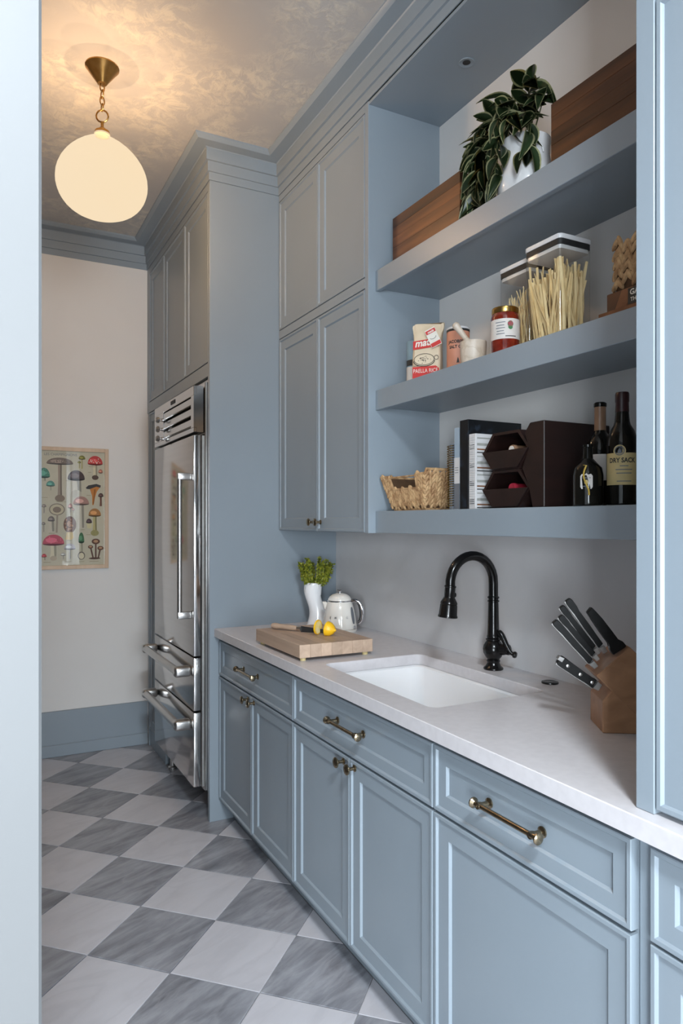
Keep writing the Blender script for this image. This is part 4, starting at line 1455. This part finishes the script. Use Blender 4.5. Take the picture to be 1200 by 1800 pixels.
for k, (zc, mcap, lab) in enumerate(((Z3 + .050, 'wine_red', 'wine bottle with red foil lying in the lower rack bin'),
                                     (Z3 + .164, 'capsule_tan', 'wine bottle with a brown capsule lying in the upper rack bin'))):
    tb = thing('wine_bottle', lab, 'bottle', (1.40, 1.606, zc + .010), 0, 'bottles on the lowest shelf')
    part('glass', MB().lathe([(0.0145, .07), (.0145, .085), (.020, .105), (.0355, .13), (.037, .15), (.037, .235), (.030, .24), (0, .24)], (0, 0, 0), 20, (1, 0, 0)), 'bottle', tb)
    part('capsule', MB().lathe([(0, .014), (.0135, .014), (.0150, .018), (.0150, .03), (.0140, .034), (.0148, .0695), (.012, .0705)], (0, 0, 0), 18, (1, 0, 0)), mcap, tb)
    if k:
        part('cap_disc', MB().lathe([(0, .0128), (.011, .013), (.0115, .0142)], (0, 0, 0), 18, (1, 0, 0)), 'label_white', tb)


def bottle(label, x, y, prof, cap=None, capmat=None, seg=28):
    t = thing('bottle', label, 'bottle', (x, y, Z3), 0, 'bottles on the lowest shelf')
    part('glass', MB().lathe(prof, (0, 0, 0), seg), 'bottle', t)
    if cap:
        part('capsule', MB().lathe(cap, (0, 0, 0), seg), capmat, t)
    return t


# squat bottle with silver label
t = bottle('squat dark bottle with a small silver label and yellow ribbon', 1.402, 1.303,
           [(.030, 0), (.037, .003), (.038, .010), (.038, .080), (.035, .098), (.022, .112), (.013, .122), (.0115, .150), (.0135, .152), (.0135, .158), (.0, .158)])
f = wrap((0, 0), .038, TH - .25, .062, .0008)
pl = [(-.015, -.014), (-.012, -.019), (.012, -.019), (.015, -.014), (.015, .014), (.011, .019), (.004, .017), (0, .021), (-.004, .017), (-.011, .019), (-.015, .014)]
lb = part('label', MB().loops([[f(u, v) for u, v in pl]], False, True), 'label_white', t)
f2 = wrap((0, 0), .038, TH - .25, .062, .0013)
part('crest', MB().loops([[f2(.005 * math.cos(a), .006 * math.sin(a) - .002) for a in [2 * math.pi * k / 12 for k in range(12)]]], False, True), 'label_cream', lb)
part('fine_print', MB().loops([[f2(u, v) for u, v in ((-.010, .008), (.010, .008), (.010, .010), (-.010, .010))]], False, True)
     .loops([[f2(u, v) for u, v in ((-.008, -.013), (.008, -.013), (.008, -.0115), (-.008, -.0115))]], False, True), 'book_grey', lb)
rb = []
for k in range(15):
    q = k / 14
    rb.append((.041 * math.cos(TH - .25 - .16 * math.sin(q * 5)), .041 * math.sin(TH - .25 - .16 * math.sin(q * 5)), .102 - .075 * q))
rb = [(.030 * math.cos(TH - .5), .030 * math.sin(TH - .5), .104)] + rb
part('ribbon', MB().tube(rb, .0022, 6, flat=.5), 'ribbon', t)

# tall wine bottle with tan capsule
t = bottle('tall wine bottle with a tan neck capsule behind the squat bottle', 1.503, 1.354,
           [(.034, 0), (.037, .004), (.0375, .012), (.0375, .150), (.034, .172), (.022, .192), (.0155, .204), (.0145, .215), (.0145, .268), (0, .268)],
           [(.0153, .200), (.0150, .270), (.0158, .272)], 'capsule_tan')
part('lip', MB().lathe([(.0160, .270), (.0168, .272), (.0168, .280), (.013, .283), (0, .283)], (0, 0, 0), 24), 'bottle', t)
part('label', band(.0375, TH - .1, .95, .070, .140, .0006), 'label_white', t)

# sherry bottle
BX, BY = 1.458, 1.243
t = bottle('tall dark sherry bottle with a cream arched label, rightmost on the lowest shelf', BX, BY,
           [(.034, 0), (.0375, .004), (.038, .012), (.038, .152), (.0365, .170), (.030, .190), (.021, .205), (.0185, .214), (.0165, .235), (.0150, .262), (.0150, .285), (0, .285)],
           [(.0168, .238), (.0160, .262), (.0170, .264), (.0170, .284), (.0155, .288), (0, .288)], 'capsule_dark')
r = .038
th = TH - .08
lb = part('label', band(r, th - .18, 1.15, .052, .132, .0006, 28), 'label_cream', t)
f = wrap((0, 0), r, th - .28, .137, .0007)
part('seal', MB().loops([[f(.015 * math.cos(a), .015 * math.sin(a)) for a in [2 * math.pi * k / 22 for k in range(22)]]], False, True), 'label_cream', lb)
f3 = wrap((0, 0), r, th - .28, .137, .0012)
part('seal_ring', MB().tube([f3(.0105 * math.cos(a), .0105 * math.sin(a)) for a in [2 * math.pi * k / 22 for k in range(22)]], .0012, 5, True)
     .loops([[f3(u, v) for u, v in ((-.005, -.007), (.005, -.007), (.0035, .001), (0, .007), (-.0035, .001))]], False, True), 'book_grey', lb)
lettering('DRY SACK', .0165, wrap((0, 0), r, th - .12, .108, .0012), 'black_ink', lb, bold=.0005, width=.064)
for k, (z, wd, sz) in enumerate(((.098, .020, 0), (.089, .040, 0), (.080, .036, 0), (.060, .034, 0))):
    part('fine_print', band(r, th + .0, wd / 2 / r, z, z + .0022, .0010, 8), 'book_grey', lb)

# ================================================================== ON THE COUNTER
ZK = 0.914
# butcher block board
t = thing('cutting_board', 'thick maple cutting board on small feet at the far end of the counter', 'cutting board', (1.19, 2.51, ZK))
x0, x1, y0, y1 = 1.040, 1.345, 2.305, 2.745
n = 7
for k in range(n):
    a, c = x0 + (x1 - x0) * k / n, x0 + (x1 - x0) * (k + 1) / n
    part('stave', MB().box(a + .0002, c - .0002, y0, y1, ZK + .012, ZK + .060, .0012), 'maple', t, True)
for fx in (1.062, 1.322):
    for fy in (2.325, 2.72):
        part('foot', MB().lathe([(.010, 0), (.011, .001), (.011, .0119)], (fx, fy, ZK), 14), 'label_cream', t, True)

ZBd = ZK + .0602
t = thing('paring_knife', 'kitchen knife with a pale wooden handle lying on the cutting board', 'knife', (1.18, 2.60, ZBd))
dirk = Vector((0.158, -0.294, 0)).normalized()
p0 = Vector((1.100, 2.712, ZBd + .0135))
sd = Vector((-dirk.y, dirk.x, 0))
hp = [p0 + dirk * (.012 * k) for k in range(12)]
part('handle', MB().tube(hp, [.010, .0125, .0125, .011, .0105, .0105, .011, .0115, .0115, .011, .0095, .0085], 12), 'maple', t, True)
part('ferrule', MB().tube([p0 + dirk * .131, p0 + dirk * .150], .0092, 12), 'steel_bar', t, True)
bl_ = [(.149, -.008), (.30, -.0015), (.318, .010), (.149, .016)]
part('blade', MB().prism(bl_, lambda u, v, w: p0 + dirk * u + sd * w + Vector((0, 0, v - .0055)) , -.0009, .0009, .0003), 'dark_gap', t, True)


def lemon_half(label, c, face, mat2=True):
    t = thing('lemon_half', label, 'lemon', c, 0, 'cut lemon on the board')
    q = Vector((0, 0, 1)).rotation_difference(Vector(face).normalized()).to_matrix().to_4x4()
    prof = [(0.0, -.040), (.004, -.039), (.0065, -.0345), (.016, -.029), (.0255, -.016), (.029, -.004), (.0292, 0)]
    o = part('peel', MB().lathe(prof, (0, 0, 0), 24, face, cap=False), 'lemon', t)
    part('flesh', MB().lathe([(.0292, 0.0), (.0262, .0004), (0, .0006)], (0, 0, 0), 24, face, cap=False), 'lemon_flesh', t)
    sg = MB()
    for k in range(9):
        a = 2 * math.pi * k / 9
        v = q @ Vector((math.cos(a), math.sin(a), 0))
        u = q @ Vector((0, 0, .0008))
        sg.tube([Vector(u) + v * .003, Vector(u) + v * .025], .0006, 4)
    part('segment_wall', sg, 'white_ink', t, stuff=False)
    return t


lemon_half('cut lemon half, its rounded end towards the sink, on the cutting board', (1.223, 2.450, ZBd + .0275), (-.55, .80, .12))
t2 = thing('lemon_slice', 'thin lemon slice standing beside the cut lemon half', 'lemon', (1.203, 2.486, ZBd + .0295))
part('rind', MB().lathe([(.0288, 0), (.0293, .003), (.0288, .006), (.0255, .006), (.0255, 0), (.0288, 0)], (0, 0, 0), 24, (-.55, .80, .05), cap=False), 'lemon', t2)
part('flesh', MB().lathe([(0, .0006), (.0254, .0006), (.0254, .0054), (0, .0054)], (0, 0, 0), 24, (-.55, .80, .05), cap=False), 'lemon_flesh', t2)

# wavy vase with greens
VX, VY = 1.463, 3.060
t = thing('vase', 'white wavy ceramic vase standing in the far corner of the counter', 'vase', (VX, VY, ZK))
rings = []
pr = []
for k in range(19):
    z = .212 * k / 18
    sx = .013 * math.sin(z / .212 * 5.6 + .2)
    r = .043 + .004 * math.cos(z / .212 * 6.0) - .003 * (z / .212)
    if k == 0:
        rings.append([(.038 * math.cos(a) + sx, .038 * math.sin(a), 0) for a in [2 * math.pi * q / 28 for q in range(28)]])
        z = .003
    rings.append([(r * math.cos(a) + sx, r * math.sin(a) - sx * .3, z + .004 * math.cos(a) * (z / .212) ** 4) for a in [2 * math.pi * q / 28 for q in range(28)]])
    last = (r, sx, z)
for rr, dz in ((last[0] - .004, 0), (last[0] - .006, -.03), (last[0] - .008, -.06)):
    rings.append([(rr * math.cos(a) + last[1], rr * math.sin(a) - last[1] * .3, last[2] + dz) for a in [2 * math.pi * q / 28 for q in range(28)]])
part('vase', MB().loops(rings, True, True), 'ceramic', t, smooth=50)

t = thing('greenery', 'bunch of yellow-green leafy sprigs in the wavy white vase', 'plant', (VX, VY, ZK + .16))
r6 = random.Random(9)
lv = MB()
for k in range(20):
    a = 2 * math.pi * k / 20 + r6.uniform(-.2, .2)
    tip = Vector((.088 * math.cos(a) * r6.uniform(.45, 1.1), .080 * math.sin(a) * r6.uniform(.45, 1.1), r6.uniform(.105, .165)))
    st = [Vector((-.005, 0, .0)), Vector((tip.x * .70, tip.y * .70, .062)), tip]
    pts = [bez(st, q / 6) for q in range(7)]
    part('stem', MB().tube(pts, .0014, 5), 'stem', t)
    for q in range(40):
        s = .34 + .66 * q / 39
        p = bez(st, s)
        for e in range(3):
            d = Vector((r6.gauss(0, 1), r6.gauss(0, 1), r6.gauss(.5, .8))).normalized()
            L = r6.uniform(.011, .018)
            sd = d.cross(Vector((r6.gauss(0, 1), r6.gauss(0, 1), r6.gauss(0, 1)))).normalized() * L * .36
            m = p + d * L * .5
            nn = d.cross(sd).normalized() * .0012
            lv.quad(p, m + sd + nn, p + d * L, m - sd + nn)
part('foliage', lv, 'leaf_small', t, stuff=True, smooth=0)
dl = leaf_mesh(.05, .014, .2, .5)
o = link('drooping_leaf', dl, None, t, (-.032, -.008, .052))
dl.materials.clear(); dl.materials.append(M['stem'])
o.rotation_euler = Vector((-.8, .35, -.55)).to_track_quat('X', 'Z').to_euler()

# kettle
KX, KY = 1.497, 2.868
t = thing('electric_kettle', 'cream enamel electric kettle with chrome handle beside the vase', 'kettle', (KX, KY, ZK))
part('base', MB().lathe([(.078, 0), (.080, .003), (.080, .010), (.077, .013), (0, .013)], (0, 0, 0), 36), 'kettle', t)
part('body', MB().lathe([(.076, .0135), (.0795, .018), (.079, .03), (.074, .065), (.066, .105), (.0575, .135), (.055, .139), (0, .139)], (0, 0, 0), 40), 'kettle', t)
part('chrome_ring', MB().lathe([(.0555, .1375), (.0575, .139), (.0575, .1425), (.0555, .144)], (0, 0, 0), 36), 'chrome', t)
lid = part('lid', MB().lathe([(.0545, .143), (.053, .150), (.046, .162), (.033, .171), (.016, .1755), (0, .1765)], (0, 0, 0), 36), 'kettle', t)
part('lid_knob', MB().lathe([(.006, .175), (.006, .181), (.012, .184), (.013, .188), (.009, .192), (0, .193)], (0, 0, 0), 20), 'chrome', lid)
RD = Vector((.80, -.60, 0))
hpts = [RD * .052 + Vector((0, 0, .137)), RD * .072 + Vector((0, 0, .142)), RD * .093 + Vector((0, 0, .132)), RD * .103 + Vector((0, 0, .105)),
        RD * .105 + Vector((0, 0, .070)), RD * .100 + Vector((0, 0, .048)), RD * .088 + Vector((0, 0, .040))]
hs = [bez(hpts, k / 18) for k in range(19)]
part('handle', MB().tube(hs, [.010] * 19, 12), 'chrome', t)
part('handle_inlay', MB().tube([p - RD * .0045 for p in hs[3:-1]], .0085, 10), 'dark_gap', t)
aw = R_(-62)
ww = MB()
rings = []
for k in range(9):
    z = .040 + .075 * k / 8
    rr = (.079 - (z - .03) * .143 if z < .065 else .074 - (z - .065) * .2) + .0012
    hw = .011 * math.sin(math.pi * (k + .6) / 9.2) ** .4
    rings.append([(rr * math.cos(aw + u / rr), rr * math.sin(aw + u / rr), z) for u in (-hw, -hw * .4, hw * .4, hw)])
ww.loops(rings, closed=False)
part('water_window', ww, 'book_grey', t)
part('dial', MB().lathe([(.0085, 0), (.0085, .004), (.007, .005), (0, .005)], (.0790 * math.cos(aw), .0790 * math.sin(aw), .024), 18, (math.cos(aw), math.sin(aw), .1)), 'chrome', t)
ac = R_(-117)
for k, ch in enumerate('SMEG'):
    ak = ac + (-.62 + .36 * k)
    lettering(ch, .0135, lambda x, y, ak=ak: ((.0748 - y * .2) * math.cos(ak + x / .074), (.0748 - y * .2) * math.sin(ak + x / .074), .066 + y), 'steel_bar', t, bold=.0006)
sp = MB().prism([(-.012, .10), (.012, .10), (.016, .136), (-.016, .136)], lambda u, v, w: tuple(-RD * (w + (v - .10) * .3) + Vector((.465, .885, 0)) * u + Vector((0, 0, v))), .050, .072, .003)
part('spout', sp, 'kettle', t)

# ------------------------------------------------------------------ faucet
FX, FY_ = 1.578, 1.884
t = thing('faucet', 'black gooseneck kitchen faucet with a pull-down spray head behind the sink', 'faucet', (FX, FY_, ZK))
part('base', MB().lathe([(.033, 0), (.034, .003), (.0325, .007), (.027, .011), (.023, .018), (.021, .024), (.023, .028), (.023, .031), (.020, .034)], (0, 0, 0), 32), 'black_metal', t)
part('urn', MB().lathe([(.020, .034), (.028, .044), (.0345, .058), (.036, .070), (.033, .083), (.026, .094), (.023, .098), (.026, .101), (.026, .104), (.021, .108)], (0, 0, 0), 32), 'black_metal', t)
part('column', MB().lathe([(.021, .108), (.023, .112), (.021, .117), (.0195, .14), (.0185, .18), (.0175, .225), (.0168, .230), (.0200, .232), (.0200, .236), (.0168, .238),
                           (.0168, .242), (.0200, .244), (.0200, .248), (.0165, .251)], (0, 0, 0), 28), 'black_metal', t)
RA = .091
pts = [(0, 0, .245), (0, 0, .295)]
for k in range(1, 17):
    a = math.pi * k / 16 * 1.03
    pts.append((-RA + RA * math.cos(a), 0, .300 + RA * math.sin(a)))
end = Vector(pts[-1]); dirn = (Vector(pts[-1]) - Vector(pts[-2])).normalized()
part('gooseneck', MB().tube(pts, .0162, 18), 'black_metal', t)
dirn = (dirn + Vector((-.10, 0, 0))).normalized()
hd = part('spray_head', MB().lathe([(.0165, -.004), (.0195, -.002), (.0195, .002), (.0178, .004), (.0178, .034), (.0188, .037), (.024, .046), (.0275, .052), (.0285, .057),
                                    (.0270, .059), (.0285, .061), (.0305, .094), (.0325, .097), (.0325, .102), (.028, .104), (0, .103)], end, 26, dirn), 'black_metal', t)
part('button', MB().ball(end + dirn * .034 + Vector((.0150, -.0105, .006)), .005, .004, .008), 'black_metal', hd)
hdl = MB()
hdl.lathe([(.020, .018), (.019, .040), (.0165, .050), (.018, .053), (.018, .058), (.012, .062), (0, .063)], (0, 0, .070), 20, (.40, -.91, .04))
part('handle_hub', hdl, 'black_metal', t)
lp = [Vector((.004, -.022, .132)), Vector((.009, -.034, .118)), Vector((.015, -.048, .090)), Vector((.021, -.060, .068)), Vector((.026, -.068, .060))]
lv = MB().tube([bez(lp, k / 12) for k in range(13)], [.0085, .010, .0105, .0105, .010, .0095, .009, .0085, .008, .0075, .007, .0068, .0065], 12)
lv.lathe([(.0065, 0), (.0105, .003), (.0115, .008), (.009, .013), (0, .015)], lp[-1], 16, (.40, -.80, -.15))
part('lever', lv, 'black_metal', t)

o = link('air_switch', MB().lathe([(.026, 0), (.0265, .002), (.0255, .005), (.018, .0065), (.017, .0060), (0, .0060)], (0, 0, 0), 28).mesh('air_switch'), 'black_metal', None, (1.598, 1.638, ZK))
tag(o, 'small round black button set in the counter right of the faucet', 'button')

# ------------------------------------------------------------------ knife block and its knives
KN = Vector((1.330, 1.190, ZK))
e1 = Vector((.835, -.55, 0)).normalized(); e2 = Vector((.55, .835, 0)).normalized(); ez = Vector((0, 0, 1))
t = thing('knife_block', 'slanted wooden knife block at the right end of the counter', 'knife block', KN)
KB = lambda s, z, w: KN + e1 * s + e2 * w + ez * z
lowp = [(0, 0), (.20, 0), (.20, .05), (.045, .100), (.026, .108), (0, .076)]
upp = [(-.015, .137), (.062, .208), (.190, .080), (.116, .006)]
part('lower_block', MB().prism(lowp, lambda u, v, w: KB(u, v, w), .001, .117, .002), 'block_wood', t, True)
part('upper_block', MB().prism(upp, lambda u, v, w: KB(u, v, w), 0, .118, .002), 'block_wood', t, True)


def blade_thing(label, tip, base, w, half, thick, style):
    a, c = KB(tip[0], tip[1], w), KB(base[0], base[1], w)
    d = (c - a).normalized()
    L = (c - a).length
    up = e2.cross(d).normalized()
    t = thing('kitchen_knife' if style != 'steel' else 'honing_steel', label, 'knife' if style != 'steel' else 'honing steel', a, 0, 'knives in the block')
    prof = [(0, -.75), (.04, -1), (.16, -1), (.24, -.78), (.5, -.86), (.75, -.8), (.86, -.9), (.88, .9), (.75, .82), (.5, .95), (.24, .85), (.14, 1), (.04, 1), (0, .7)]
    if style == 'steel':
        prof = [(0, -.55), (.03, -.7), (.10, -.75), (.3, -.95), (.6, -1), (.80, -.85), (.86, -1.35), (.9, -1.5), (1.0, -1.5), (1.0, 1.5), (.9, 1.5), (.84, 1.2), (.78, .8), (.5, .95), (.2, .8), (.04, .7)]
    pl = [(q * L, v * half) for q, v in prof]
    part('handle', MB().prism(pl, lambda u, v, ww: d * u + up * v + e2 * ww, -thick, thick, .0018), 'black_handle', t)
    if style != 'steel':
        part('bolster', MB().prism([(.885 * L, -half * .85), (L * 1.0, -half * .7), (L * 1.0, half * .7), (.885 * L, half * .85)],
                                   lambda u, v, ww: d * u + up * v + e2 * ww, -thick * .9, thick * .9, .001), 'steel_bar', t)
        part('tang', MB().prism([(.01 * L, -half * .30), (.885 * L, -half * .2), (.885 * L, half * .2), (.01 * L, half * .30)],
                                lambda u, v, ww: d * u + up * (v + half * .82) + e2 * ww, -thick * .35, thick * .35), 'steel_bar', t)
    if style == 'rivet':
        for q in (.22, .52, .80):
            part('rivet', MB().lathe([(.0042, -.0005), (.0042, .0006), (.003, .001), (0, .001)], d * (q * L) - e2 * thick, 12, tuple(-e2)), 'steel_bar', t)
        part('end_cap', MB().prism([(-.004, -half * .7), (.010, -half * .95), (.010, half * .1), (-.004, half * .1)], lambda u, v, ww: d * u + up * v + e2 * ww, -thick * 1.1, thick * 1.1, .001), 'steel_bar', t)
    return t


blade_thing('thick black honing steel handle, nearest and rightmost in the knife block', (-.028, .295), (.044, .196), .024, .0125, .010, 'steel')
blade_thing('black knife handle standing highest, behind the honing steel', (-.068, .312), (.024, .181), .070, .0090, .0080, 'plain')
blade_thing('black knife handle in the back row, second highest', (-.078, .292), (.014, .173), .094, .0080, .0075, 'plain')
blade_thing('black knife handle in the middle of the block', (-.088, .272), (.004, .164), .060, .0080, .0075, 'plain')
blade_thing('black knife handle at the lower left edge of the upper block', (-.108, .263), (-.009, .152), .030, .0088, .0085, 'plain')
blade_thing('black riveted knife with a steel butt in the lower slot', (-.096, .168), (.003, .1005), .040, .0125, .009, 'rivet')

# ================================================================== POSTER ON THE FAR WALL
PXR, PZ0, PZ1 = 0.745, 1.131, 1.872
PXL = 0.215
t = thing('mushroom_poster', 'framed vintage mushroom chart on the far wall', 'picture', ((PXL + PXR) / 2, YF - .012, (PZ0 + PZ1) / 2))
fw = .023
fr = MB()
yb, yf = YF - .0005, YF - .020
for xa in (PXL, PXR - fw):
    part('frame_side', MB().box(xa, xa + fw, yf, yb, PZ0, PZ1, .0015), 'frame_wood', t, True)
for za in (PZ0, PZ1 - fw):
    part('frame_rail', MB().box(PXL + fw, PXR - fw, yf, yb, za, za + fw, .0015), 'frame_wood', t, True)
part('paper', MB().box(PXL + fw, PXR - fw, YF - .008, YF - .004, PZ0 + fw, PZ1 - fw), 'paper', t, True)
part('pane', MB().box(PXL + fw, PXR - fw, YF - .0135, YF - .0115, PZ0 + fw, PZ1 - fw), 'glass', t, True)
art = bmesh.new()
lay = art.loops.layers.color.new('col')
artn = [0]


def shape(pts, col):
    artn[0] += 1
    y = YF - .0082 - artn[0] * 8e-6
    f = art.faces.new([art.verts.new((x, y, z)) for x, z in pts])
    for l in f.loops:
        l[lay] = (min(1, col[0] / 218), min(1, col[1] / 218), min(1, col[2] / 218), 1)


def PA(cx, cy):                                   # chart millimetres -> wall
    u, v = 60 + cx / 5, 760 + cy / 5
    return .37 + (u - 76) * .00329, 1.867 - (v - 789) * .00347


def ell(cx, cy, rx, ry, col, a0=0, a1=360, n=20):
    shape([PA(cx + rx * math.cos(R_(a0 + (a1 - a0) * k / n)), cy - ry * math.sin(R_(a0 + (a1 - a0) * k / n))) for k in range(n if a1 - a0 == 360 else n + 1)], col)


def mush(cx, y0, y1, w_, cap, ys, sw, stem, bulb=0, bulbc=None, dots=None, gill=True):
    shape([PA(cx - sw / 2, y1 - 4), PA(cx + sw / 2, y1 - 4), PA(cx + sw * .42, (y1 + ys) / 2), PA(cx + sw * .6, ys), PA(cx - sw * .6, ys), PA(cx - sw * .42, (y1 + ys) / 2)], stem)
    shape([PA(cx + sw * .05, y1), PA(cx + sw * .45, y1), PA(cx + sw * .5, ys - 6), PA(cx + sw * .15, ys - 6)], tuple(int(c * .72) for c in stem))
    if bulb:
        ell(cx, ys, bulb / 2, bulb * .36, bulbc or stem)
    ell(cx, y1 - 3, w_ / 2, (y1 - y0) * .20, tuple(int(c * .5) for c in cap), 180, 360)
    ell(cx, y1 - 3, w_ / 2, (y1 - y0), cap, 0, 180)
    ell(cx - w_ * .1, y1 - (y1 - y0) * .42, w_ * .26, (y1 - y0) * .28, tuple(min(255, int(c * 1.25 + 12)) for c in cap))
    if dots:
        rr = random.Random(int(cx))
        for k in range(16):
            a = R_(rr.uniform(8, 172)); q = rr.uniform(.2, .9)
            ell(cx + w_ / 2 * q * math.cos(a), y1 - 4 - (y1 - y0) * q * math.sin(a), 4.2, 4.2, dots, n=8)


CR, OL, GR = (196, 186, 158), (150, 142, 98), (120, 112, 104)
mush(220, 232, 284, 230, (118, 102, 92), 585, 34, (150, 132, 118), 86, (128, 110, 96), (84, 72, 66))
mush(85, 325, 400, 100, (70, 122, 104), 440, 26, (176, 170, 150), dots=(110, 160, 140))
mush(140, 436, 478, 74, (84, 134, 122), 520, 12, (176, 170, 150))
mush(362, 338, 416, 150, (78, 62, 62), 545, 92, (196, 188, 172), 100, (180, 172, 156))
mush(530, 205, 276, 134, (186, 62, 62), 395, 38, (204, 192, 164), 60, (92, 74, 66), (232, 206, 190))
mush(412, 206, 236, 60, (120, 114, 58), 322, 10, (178, 166, 110)); mush(388, 256, 272, 30, (120, 114, 58), 318, 8, (178, 166, 110))
shape([PA(478, 486), PA(560, 470), PA(572, 482), PA(545, 520), PA(528, 575), PA(516, 640), PA(504, 640), PA(502, 560)], (188, 122, 62))
shape([PA(446, 486), PA(470, 466), PA(540, 452), PA(580, 464), PA(576, 486), PA(540, 476), PA(480, 500), PA(452, 498)], (66, 62, 62))
shape([PA(520, 500), PA(535, 500), PA(518, 630), PA(510, 630)], (150, 92, 44))
mush(405, 568, 634, 140, (164, 126, 116), 850, 52, (196, 186, 170))
ell(195, 682, 68, 52, (116, 104, 94)); ell(195, 682, 60, 45, (188, 176, 150)); ell(195, 685, 36, 26, (128, 112, 98))
shape([PA(190, 725), PA(206, 725), PA(200, 885), PA(184, 885)], (150, 136, 122))
ell(306, 815, 56, 74, (112, 80, 66))
for k in range(26):
    a, q = random.uniform(0, 6.28), random.uniform(.1, .86)
    ell(306 + 52 * q * math.cos(a), 815 + 70 * q * math.sin(a), 7, 7, (172, 130, 104), n=8)
shape([PA(280, 880), PA(330, 880), PA(340, 930), PA(318, 950), PA(264, 946)], (206, 182, 132))
mush(526, 674, 736, 112, (164, 116, 72), 890, 36, (176, 164, 118), 74, (150, 142, 96))
shape([PA(452, 796), PA(500, 796), PA(494, 848), PA(460, 848)], (200, 188, 150)); mush(475, 765, 800, 52, (74, 58, 62), 806, 36, (200, 188, 150))
mush(165, 904, 985, 184, (180, 74, 92), 1108, 52, (206, 196, 172), 60, (176, 160, 140), (206, 120, 130))
mush(406, 888, 968, 52, (70, 108, 78), 1060, 22, (180, 172, 150), 0); ell(407, 1090, 32, 36, (104, 94, 86)); ell(407, 1092, 24, 28, (206, 196, 170))
mush(305, 984, 1030, 100, (178, 172, 176), 1120, 16, (176, 168, 158)); mush(248, 1062, 1086, 46, (172, 166, 160), 1120, 10, (176, 168, 158))
for cx, cy, rx, by in ((535, 966, 37, 1110), (488, 1014, 23, 1115), (577, 1026, 28, 1118)):
    shape([PA(cx - 7, cy), PA(cx + 7, cy), PA(535 + (cx - 535) * .5 + 7, by), PA(535 + (cx - 535) * .5 - 7, by)], (96, 66, 56))
    ell(cx, cy, rx, rx * .68, (98, 66, 54)); ell(cx, cy - 2, rx * .58, rx * .34, (176, 138, 108))
ell(525, 1116, 52, 9, (88, 62, 54))
mush(310, 632, 668, 40, (168, 130, 122), 712, 10, (176, 160, 146)); mush(335, 672, 690, 24, (168, 130, 122), 714, 8, (176, 160, 146))
mush(146, 744, 782, 60, (112, 102, 98), 880, 52, (192, 182, 166))
mush(85, 1070, 1096, 44, (176, 66, 72), 1130, 22, (196, 184, 160)); mush(84, 640, 662, 40, (132, 120, 112), 715, 10, (160, 150, 140))
mush(578, 322, 352, 40, (170, 110, 92), 358, 18, (180, 140, 120)); mush(580, 536, 566, 48, (86, 62, 58), 650, 18, (120, 78, 66))
mush(80, 795, 815, 34, (128, 118, 110), 880, 12, (170, 160, 148))
for cx, cy, w_ in ((500, 300, 60), (290, 430, 40), (470, 555, 40), (230, 615, 90), (150, 890, 50), (300, 955, 40), (420, 860, 30), (470, 905, 40), (90, 580, 50), (480, 350, 30),
                   (110, 1142, 60), (290, 1142, 60), (410, 1142, 44), (520, 1142, 84)):
    shape([PA(cx - w_ / 2, cy - 2), PA(cx + w_ / 2, cy - 2), PA(cx + w_ / 2, cy + 2), PA(cx - w_ / 2, cy + 2)], (150, 138, 112))
me = bpy.data.meshes.new('mushroom_print')
art.to_mesh(me); art.free()
o = link('mushroom_print', me, 'print', t, -Vector(t.location))
hx, hz = PA(370, 206)
lettering('LES CHAMPIGNONS', .021, lambda x, y: Vector((hx + x, YF - .0090, hz - .004 + y)) - Vector(t.location), 'book_grey', t, align='RIGHT')
